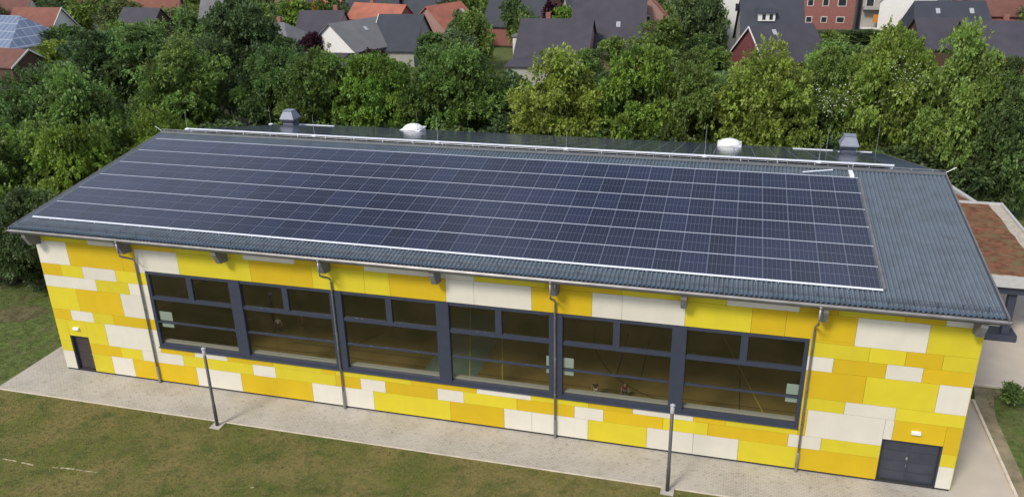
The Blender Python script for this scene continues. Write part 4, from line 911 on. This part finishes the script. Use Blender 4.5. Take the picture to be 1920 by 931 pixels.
def house(name, label, A, B, zr_, hw, ze, roof, wall, cat='house', hip=0.0, over=0.35, wins=(), chimney=None, verge=None, gable=None, skylight=None, dormer=None):
    """A, B: ridge ends (x, y). hw: half width. wins: (side, u, z, w, h); side 'f' front wall, 'a'/'b' gable at A/B."""
    A = Vector((A[0], A[1], 0)); B = Vector((B[0], B[1], 0)); mid = (A + B) / 2; ln_ = (B - A).length; u = (B - A).normalized()
    rz = math.atan2(u.y, u.x); root = empty(name, (mid.x, mid.y, 0), rz, label, cat)
    h2 = ln_ / 2; yo = hw; xi = h2 + (hip if hip else -over); yi = hw - over; zt = ze + (zr_ - ze) * over / hw - 0.05
    wb = MB()
    if hip:
        wb.box(-xi + over, xi - over, -yi, yi, -0.1, zt)
    else:
        wb.prism([(-xi, -yi, -0.1), (-xi, yi, -0.1), (-xi, yi, zt), (-xi, 0, zr_ - 0.12), (-xi, -yi, zt)], (2 * xi, 0, 0))
    wb.build('wall', M[wall], root)
    if gable:
        for sg_ in (-1, 1): MB().prism([(sg_ * (xi + 0.02), -yi, zt), (sg_ * (xi + 0.02), yi, zt), (sg_ * (xi + 0.02), 0, zr_ - 0.14)], (sg_ * 0.06, 0, 0)).build('gable_boards', M[gable], root)
    rb = MB(); th = 0.16
    if hip:
        e_ = [(-h2 - hip, -yo, ze), (h2 + hip, -yo, ze), (h2 + hip, yo, ze), (-h2 - hip, yo, ze)]; ra = (-h2, 0, zr_); rb_ = (h2, 0, zr_)
        rb.poly([e_[0], e_[1], rb_, ra]); rb.poly([e_[2], e_[3], ra, rb_]); rb.poly([e_[1], e_[2], rb_]); rb.poly([e_[3], e_[0], ra]); rb.poly([(x, y, z - 0.02) for x, y, z in e_][::-1])
        for q in range(4):
            p, s_ = e_[q], e_[(q + 1) % 4]; rb.poly([(p[0], p[1], ze - 0.02), (s_[0], s_[1], ze - 0.02), s_, p])
    else:
        rb.prism([(-h2, -yo, ze), (-h2, 0, zr_), (-h2, yo, ze), (-h2, yo, ze - th), (-h2, 0, zr_ - th), (-h2, -yo, ze - th)], (2 * h2, 0, 0))
    rf = rb.build('roof', M[roof], root, recalc=not hip)
    if verge and not hip:
        vb = MB()
        for xs in (-h2 - 0.05, h2 - 0.02):
            if (verge == 'a' and xs > 0) or (verge == 'b' and xs < 0): continue
            for sg_ in (-1, 1): vb.prism([(xs, sg_ * yo, ze - 0.2), (xs, sg_ * yo, ze + 0.06), (xs, 0, zr_ + 0.06), (xs, 0, zr_ - 0.2)], (0.09, 0, 0))
        vb.build('bargeboard', M['w_white'], rf)
    if chimney:
        cx_, cy_ = chimney; MB().box(cx_ - 0.35, cx_ + 0.35, cy_ - 0.3, cy_ + 0.3, ze, zr_ + 0.8).build('chimney', M['w_brick'], rf)
    sl = (zr_ - ze) / yo
    for (sx, sy) in (skylight or ()):
        z_ = zr_ - sl * abs(sy); n_ = 0.07
        MB().prism([(sx - .32, sy - .36, z_ - sl * .36 + n_), (sx + .32, sy - .36, z_ - sl * .36 + n_), (sx + .32, sy + .36, z_ + sl * .36 + n_), (sx - .32, sy + .36, z_ + sl * .36 + n_)], (0, 0, 0.06)).build('skylight', M['roof_window'], rf)
    if dormer:
        dx_, dw, dz = dormer; yd = -yo * 0.50; zd = ze + (zr_ - ze) * 0.56
        do = MB().box(dx_ - dw, dx_ + dw, yd, -0.6, zd, zd + dz).build('dormer', M['w_white'], rf)
        MB().prism([(dx_ - dw - .25, yd - .3, zd + dz + .01), (dx_ + dw + .25, yd - .3, zd + dz + .01), (dx_ + dw + .25, -0.2, zd + dz + 0.6), (dx_ - dw - .25, -0.2, zd + dz + .6)], (0, 0, 0.14)).build('dormer_roof', M[roof], rf)
        for q in (-0.5, 0.35): MB().box(dx_ + q * dw - .05, dx_ + q * dw + 0.45, yd - 0.03, yd, zd + 0.2, zd + dz - 0.15).build('window', M['dark_glass'], rf)
    for (side, uu, z_, ww, hh) in wins:
        if side == 'f': bx = (uu - ww / 2, uu + ww / 2, -yi - 0.03, -yi, z_, z_ + hh); fr_ = (uu - ww / 2 - .08, uu + ww / 2 + .08, -yi - 0.015, -yi + .01, z_ - .08, z_ + hh + .08)
        elif side == 'a': bx = (-xi - 0.03, -xi, uu - ww / 2, uu + ww / 2, z_, z_ + hh); fr_ = (-xi - .015, -xi + .01, uu - ww / 2 - .08, uu + ww / 2 + .08, z_ - .08, z_ + hh + .08)
        else: bx = (xi, xi + 0.03, uu - ww / 2, uu + ww / 2, z_, z_ + hh); fr_ = (xi - .01, xi + .015, uu - ww / 2 - .08, uu + ww / 2 + .08, z_ - .08, z_ + hh + .08)
        wo_ = MB().box(*fr_).build('window', M['w_white'], root); MB().box(*bx).build('pane', M['dark_glass'], wo_)
    return root
#HOUSES
def flat_block(name, label, x0, x1, y0, y1, h, wall, wins, rz=0.0, cat='house', roof='roof_lgrey'):
    root = empty(name, ((x0 + x1) / 2, (y0 + y1) / 2, 0), rz, label, cat); a2 = (x1 - x0) / 2; b2 = (y1 - y0) / 2
    MB().box(-a2, a2, -b2, b2, -0.1, h).build('wall', M[wall], root); MB().box(-a2 - .2, a2 + .2, -b2 - .2, b2 + .2, h, h + .25).build('roof', M[roof], root)
    for (u, z, ww, hh) in wins:
        f = MB().box(u - ww / 2 - .1, u + ww / 2 + .1, -b2 - .03, -b2, z - .1, z + hh + .1).build('window', M['w_white'], root); MB().box(u - ww / 2, u + ww / 2, -b2 - .05, -b2 - .03, z, z + hh).build('pane', M['dark_glass'], f)
    return root
house('house', 'house at the left edge with a blue solar covered hipped roof', (-92, 86), (-82, 84.5), 8.2, 6.5, 3.6, 'roof_blue', 'w_cream', hip=4.0, wins=[('f', 0, 1.4, 1, 1.2), ('f', 3, 1.4, 1, 1.2)], skylight=[(2, -2.5)])
house('house', 'red roofed house with white gable, upper left', (-91.5, 93), (-81.8, 93.6), 8.6, 5.5, 3.2, 'roof_red', 'w_white', verge='b', skylight=[(-2.0, -3.4), (0.3, -3.4)], wins=[('b', -0.5, 2.6, 1, 1.3)])
house('garden_shed', 'small brown roofed shed at the left edge below the solar house', (-80, 76), (-72.5, 75), 4.4, 3.6, 2.1, 'roof_brown', 'w_wood', cat='shed', verge='b')
house('house', 'dark roofed house with brown boarded gable and cream wall, upper left', (-70, 95), (-62.0, 94.5), 8.6, 5.2, 3.4, 'roof_grey', 'w_cream', wins=[('b', 0.8, 1.8, 1.2, 1.2)], gable='w_wood')
house('house', 'grey green roofed house half hidden by the tallest dark tree', (-60.5, 104), (-53, 106), 9.0, 5.5, 3.2, 'roof_lgrey', 'w_grey')
house('house', 'low hipped grey house at the left of the central roof cluster', (-41, 94), (-38, 93.5), 6.6, 5.2, 3.0, 'roof_lgrey', 'w_grey', hip=4.6, chimney=(0, 0.8))
house('house', 'dark grey roofed house behind the left purple tree', (-38.5, 100), (-30.5, 101), 7.8, 5.5, 3.0, 'roof_grey', 'w_grey', chimney=(2.2, 0.6))
house('house', 'light grey roofed house with a white gable facing the hall', (-27.5, 88.5), (-22.8, 99.5), 7.2, 5.8, 3.2, 'roof_lgrey', 'w_white', skylight=[(0, -2)])
house('house', 'dark grey roofed house with a white verge strip, right of the white gable', (-23.0, 98), (-15.2, 98.6), 7.6, 6.5, 2.6, 'roof_slate', 'w_grey', verge='a')
house('house', 'red tiled house behind the central grey roofs', (-31, 106), (-20, 103), 8.6, 5.0, 4.2, 'roof_orange', 'w_brick', chimney=(-2.0, 0.5))
house('garage', 'long flat grey roof in front of the white gabled house', (-32, 84.5), (-22.5, 85), 3.3, 2.8, 2.9, 'roof_grey', 'w_grey', cat='garage')
house('house', 'orange roofed house with brown gable and a skylight, top centre', (-17.2, 104.5), (-13.6, 113), 8.2, 5.0, 4.0, 'roof_orange', 'w_pink', skylight=[(3.0, -1.8)], wins=[('a', 0, 3.6, 1.1, 1.2)])
house('house', 'brick house with white windows at the top edge, left of centre', (-41, 124), (-31, 127), 9.6, 5.0, 4.6, 'roof_slate', 'w_dbrick', wins=[('f', -2, 2.4, 1, 1.4), ('f', 0.5, 2.4, 1, 1.4)])
house('house', 'orange roofed house beside the golden shrub at the top edge', (-46, 120), (-40, 120), 8.0, 5.0, 3.8, 'roof_orange', 'w_pink')
house('house', 'large dark grey roofed house, the lower front wing, top centre', (2.0, 95), (13.4, 95.4), 7.6, 6.6, 2.4, 'roof_grey', 'w_pink', chimney=(-1.5, 0.6), verge=None)
house('house', 'large dark grey roofed house, the higher rear wing, top centre', (8.6, 103), (20.3, 104.4), 9.9, 8.2, 2.2, 'roof_grey', 'w_pink', skylight=[(1.5, -4)])
house('house', 'orange roofed house with pinkish gable and one small window, right of the large grey roof', (20.4, 105.5), (18.8, 116), 10.2, 4.2, 5.6, 'roof_orange', 'w_pink', wins=[('a', 0.2, 5.6, 1.0, 1.2)])
house('house', 'white house with grey windows partly behind the dark dormer roof', (33.2, 114), (33.4, 126), 11.5, 4.6, 6.5, 'roof_lgrey', 'w_white', wins=[('a', 1.2, 4.0, 1.0, 1.3), ('a', -1.2, 6.8, 1.2, 1.2)])
house('house', 'dark slate roofed house with a white fronted dormer, upper right', (34.4, 106), (44.0, 107), 9.6, 6.5, 2.8, 'roof_slate', 'w_grey', hip=0.0, dormer=(-0.9, 1.25, 1.15))
house('house', 'dark roofed house with a dark red gable end, in front of the dormer house', (36.0, 94.5), (45.2, 99.3), 6.9, 5.4, 2.4, 'roof_grey', 'w_dbrick', verge='a', skylight=[(-1.6, -1.1)])
flat_block('apartment_block', 'pinkish red brick block with two rows of small white framed windows, top right', 45.6, 54.5, 132, 142, 11, 'w_brick', [(-3.2, 3.0, .9, .9), (-.6, 3.0, .9, .9), (2.2, 3.0, 1.2, .9), (-3.2, 5.9, .9, 1), (-.6, 5.9, .9, 1.1), (2.2, 5.9, 1.3, 1.1)], cat='apartment block')
bk = flat_block('balcony_house', 'grey house with stacked balconies and an orange awning', 56.0, 60.8, 134, 143, 10, 'w_grey', [(-1.2, 5.4, 1.2, 1.6)], cat='apartment block')
M['awning'] = mat('orange_awning', (0.55, 0.22, 0.03), 0.8)
MB().box(-0.6, 2.2, -6.2, -6.0, 3.0, 4.4).build('awning', M['awning'], bk); MB().box(-2.4, 2.4, -6.2, -4.6, 1.0, 2.0).build('balcony', M['w_white'], bk); MB().box(-2.4, 2.4, -6.0, -4.6, 5.2, 5.7).build('balcony', M['w_grey'], bk)
house('house', 'bright white rendered house with a broad white gable, top right', (62.5, 126), (66.5, 138), 12.5, 4.9, 7.0, 'roof_lgrey', 'w_white', over=0.1)
house('house', 'slate roofed house with a half hip, right of the white house', (61.5, 117), (72, 118), 8.4, 5.5, 3.2, 'roof_slate', 'w_brick', hip=1.0, chimney=(1.5, 0.5), skylight=[(-2, -1.6), (3, -1.6)])
house('house', 'brick house with a white window band and a brown roof, top right corner', (71, 125), (79.5, 124.5), 9.8, 4.8, 5.8, 'roof_brown', 'w_brick', wins=[('f', -2, 3.2, 2.6, 1.3), ('f', 0.8, 3.2, .9, 1.3)], verge='b')
house('house', 'brown violet roofed lower house below the white house', (60.6, 110), (68, 111), 6.6, 5.2, 2.6, 'roof_grey', 'w_wood')
house('terrace', 'long dark roofed terrace running to the right edge', (66.5, 107.5), (92, 107.5), 6.6, 6.2, 2.2, 'roof_grey', 'w_brick', chimney=(-6.5, 0.6))
flat_block('conservatory', 'small pale flat roofed garden room beside the large grey roof', 12.6, 15.4, 84.5, 87, 2.6, 'w_white', [(0, 0.9, 1.8, 1.0)], cat='garden room')
house('carport', 'low flat grey roof in the gap between two green trees, before the large grey roof', (3.0, 84), (12.0, 84.2), 3.0, 3.4, 2.8, 'roof_grey', 'w_grey', cat='carport')
house('garden_shed', 'small grey roofed shed peeping out right of the round garden tree', (29.0, 95), (31.5, 95.5), 3.2, 2.0, 2.2, 'roof_lgrey', 'w_white', cat='shed')
flat_block('garden_room', 'small white garden building left of the large grey roof', -1.8, 0.9, 104, 107, 3.4, 'w_white', [(0, 1.8, .9, .9)], cat='garden room')
# more of the town, far behind
far = [(-104, 128, 'roof_brown', 'w_white', 'brown roofed white house at the far left of the top edge'), (-98, 150, 'roof_red', 'w_white', 'sliver of a red roof far left, behind the brown roofed white house'),
       (-82, 118, 'roof_red', 'w_pink', 'red roofed house behind the pale willow like tree, upper left'), (-66, 122, 'roof_red', 'w_brick', 'tip of a red roof above the dark roofed house with boarded gable'),
       (-52, 132, 'roof_grey', 'w_grey', 'scrap of dark grey roof above the tallest dark tree'), (-26, 128, 'roof_slate', 'w_white', 'slate roofed white house at the top edge above the red tiled house'),
       (-20, 150, 'roof_red', 'w_brick', 'red roof cut by the top edge, farther than the slate roofed white house'), (-6, 140, 'roof_grey', 'w_brick', 'dark grey roofed brick house at the top edge left of the large grey roof'),
       (6, 130, 'roof_slate', 'w_grey', 'slate roof just showing over the large dark grey roof'), (14, 156, 'roof_grey', 'w_white', 'farthest dark roof above the right wing of the large grey roof'), (-5, 121, 'roof_slate', 'w_brick', 'slate roofed brick house behind the olive tree, top centre'), (-61, 127, 'roof_red', 'w_brick', 'small red roof at the top edge right of the pale willow'), (-113, 113, 'roof_brown', 'w_white', 'brown roof in the top left corner behind the solar covered roof'), (26, 142, 'roof_red', 'w_brick', 'sliver of red roof at the top edge above the round garden tree')]
for i, (x, y, rf_, wl2, lb) in enumerate(far):
    a_ = rng.uniform(-0.5, 0.5); l_ = rng.uniform(4, 6)
    house('house', lb, (x - l_ * math.cos(a_), y - l_ * math.sin(a_)), (x + l_ * math.cos(a_), y + l_ * math.sin(a_)), 8.4, 5, 3.4, rf_, wl2)

# garden trees, hedges and bushes between the houses
gt_ = [(29.5, 99, 5.5, 2.8, 2.6, 'deep', 'dark green bush behind the small shed, left of the dark red gable'), (32.2, 91.5, 4.6, 2.4, 2.2, 'mid', 'green bush just before the dark red gable'), (14.5, 82, 5.2, 2.4, 2.5, 'mid', 'green bush in front of the white garden room'), (-8.6, 96, 9.0, 2.3, 4.4, 'dark', 'narrow dark conifer right of the orange roofed house'), (-4.6, 92, 9.6, 3.4, 5, 'olive', 'olive green garden tree left of the large grey roof'), (3.5, 112, 8.6, 2.6, 4, 'purple', 'dark purple tree behind the large grey roof'),
       (5.5, 110, 8.0, 2.6, 3.6, 'bright', 'round bright bush behind the large grey roof'), (23.8, 93, 8.2, 4.3, 4.3, 'mid', 'round full garden tree between the pink gable and the dormer house'), (17.3, 89, 6.2, 2.7, 2.2, 'olive', 'flat olive bush before the pinkish gable'),
       (26.5, 106, 11.0, 3.6, 5.5, 'dark', 'dark tree behind the round garden tree'), (30.5, 109, 10.5, 3.0, 5.5, 'dark', 'dark tree beside the white house'), (29.6, 90, 5.0, 2.2, 2.5, 'mid', 'small green tree before the red gable'), (47.5, 100, 6.0, 2.8, 2.6, 'olive', 'olive bushy tree right of the dark roof with red gable'),
       (48, 88, 6.2, 4.4, 2.8, 'mid', 'wide low green tree above the right half of the tree row'), (56, 96, 7.2, 3.6, 3.2, 'bright', 'bright green bush below the orange awning'), (82.5, 119, 12.5, 4.2, 6, 'dark', 'dark conifer group at the top right corner'),
       (-31.2, 89.5, 6.0, 2.5, 2.8, 'purple', 'dark purple tree between the hipped house and the white gable'), (-27.6, 90, 5.2, 1.4, 2.0, 'pale', 'small pale round bush beside the purple tree'), (-17.6, 82, 4.6, 3.2, 2.2, 'purple', 'low dark purple bush right of the flat garage'),
       (-47.5, 99, 10.4, 4.2, 4.8, 'mid', 'green garden tree left of the hipped grey house'), (-46, 112, 8.8, 3.6, 4.2, 'bright', 'light green tree behind the hipped grey house'), (-41.6, 113, 8.6, 1.6, 4.2, 'gold', 'slender golden yellow shrub at the top edge'), (-55, 92, 9.2, 4.0, 4.6, 'deep', 'dark tree left of the grey cluster'),
       (-77, 88, 6.8, 4, 3.6, 'deep', 'dark tree before the white gable of the red roofed house'), (-74.5, 101, 9.8, 5.0, 4.8, 'pale', 'pale willow like tree right of the white gable'), (-67, 88, 7.4, 3.8, 3.8, 'mid', 'green tree before the boarded gable'), (-72, 80, 5.4, 3, 2.8, 'yel', 'yellow green bush beside the brown shed'),
       (-60, 86, 7.6, 4, 3.8, 'olive', 'olive green tree below the cream walled house'), (-11, 90, 6.2, 3.2, 3, 'deep', 'dark bush before the orange roofed house'), (-5.6, 86, 7.2, 3.0, 2.8, 'bluish', 'blue green bush above the tree row centre')]
for (x, y, tp, rx, rz, c, lb) in gt_: tree(x, y, tp, rx, rz, c, lb, pool=MID)
hb = MB(); 
def hedge(x0, y0, x1, y1, h, w_, label):
    r_ = empty('hedge', ((x0 + x1) / 2, (y0 + y1) / 2, 0), math.atan2(y1 - y0, x1 - x0), label, 'hedge'); ln_ = math.hypot(x1 - x0, y1 - y0)
    c = D.objects.new('foliage', MID[0]); COL.objects.link(c); c.parent = r_; c.location = (0, 0, h / 2); c.scale = (ln_ / 2 * 1.1, w_ * 1.3, h / 2); c.color = LC['dark'] + (1,)
    MB().box(-ln_ / 2, ln_ / 2, -w_ / 2, w_ / 2, 0, h * 0.9).build('core', M['hedge_core'], r_)
M['hedge_core'] = mat('hedge_core', (0.03, 0.055, 0.018), 0.95, noise=0.5, nscale=3, bump=1.0, bscale=6)
hedge(46.5, 126, 64, 128, 2.6, 1.6, 'long clipped dark green hedge before the pinkish brick block')
hedge(31, 86, 38, 87, 2.0, 1.4, 'dark clipped hedge before the dark red gable')
# far trees, each its own
ft = [(21.2, 116.3, 'mid', 'green treetop right behind the orange roof with the small gable window'), (29.0, 122.8, 'deep', 'dark treetop left of the white house, at the top edge'),
      (-39.5, 139.9, 'deep', 'dark green treetop above the brick house with white windows'), (-65.7, 109.3, 'olive', 'olive treetop between the boarded gable and the grey green roof'), (-111.7, 119.7, 'mid', 'green treetop in the top left corner, before the brown roofed house'),
      (-65.9, 134.4, 'bright', 'bright treetop at the top edge above the boarded gable house'), (-113.3, 108.5, 'deep', 'dark treetop behind the blue solar roof, far left'), (-14.2, 119.8, 'mid', 'green treetop just behind the orange roof with the skylight'),
      (-86.0, 132.3, 'deep', 'dark treetop behind the red roofed house above the willow'), (-105.5, 118.2, 'olive', 'olive tree before the brown roofed white house, far left'), (-15.2, 114.9, 'deep', 'dark tree peeping over the ridge of the orange roof with the skylight'),
      (-18.3, 122.7, 'dark', 'dark tree before the slate roofed white house'), (-117.3, 125.3, 'mid', 'green tree at the very corner, top left'), (-96.9, 112.7, 'deep', 'dark green tree directly behind the left end of the red roof with white gable'),
      (-125.1, 129.2, 'deep', 'distant dark tree cut by the top left corner'), (-98.8, 108.8, 'dark', 'dark tree between the blue solar roof and the red roof'), (-79.1, 126.1, 'mid', 'green tree behind the right end of the red roof above the willow'),
      (-39.6, 113.6, 'deep', 'dark green tree between the hipped house and the brick house at the top'), (-95.8, 120.5, 'mid', 'mid green tree at the top edge right of the brown roofed white house'), (-48.2, 112.1, 'deep', 'dark tree left of the light green tree behind the hipped house'),
      (-0.3, 108.5, 'mid', 'green tree left behind the large grey roof'), (-4.1, 114.8, 'deep', 'dark green tree behind the narrow conifer, top centre'), (-15.0, 133.8, 'olive', 'olive green tree before the farther red roof at the top edge'), (-72.0, 110.0, 'mid', 'green tree behind the pale willow like tree'), (-88, 104, 'olive', 'olive tree right behind the white gable of the red roofed house'), (24.5, 128, 'deep', 'dark tree behind the round garden tree, at the top edge'), (-30.5, 118, 'mid', 'green tree behind the red tiled house'), (-56, 118, 'deep', 'dark tree behind the grey green roof'), (78.5, 112.5, 'deep', 'dark tree rising behind the long terrace roof')]
for i, (x, y, c_, lb) in enumerate(ft):
    h_ = 7.0 + (i * 37 % 10) * 0.32
    if i < 2: h_ = 10
    tree(x, y, h_, 2.6 + (i * 13 % 7) * 0.25, h_ * 0.46, c_, lb, pool=SML, group='far garden trees near the top edge', k=i)
# street and gardens between
sheet('street', [(-150, 116), (120, 119), (120, 122.5), (-150, 120)], 0.012, 'road')
sheet('gardens', [(-150, 70), (120, 70), (120, 115), (-150, 113)], 0.008, 'green_lawn')
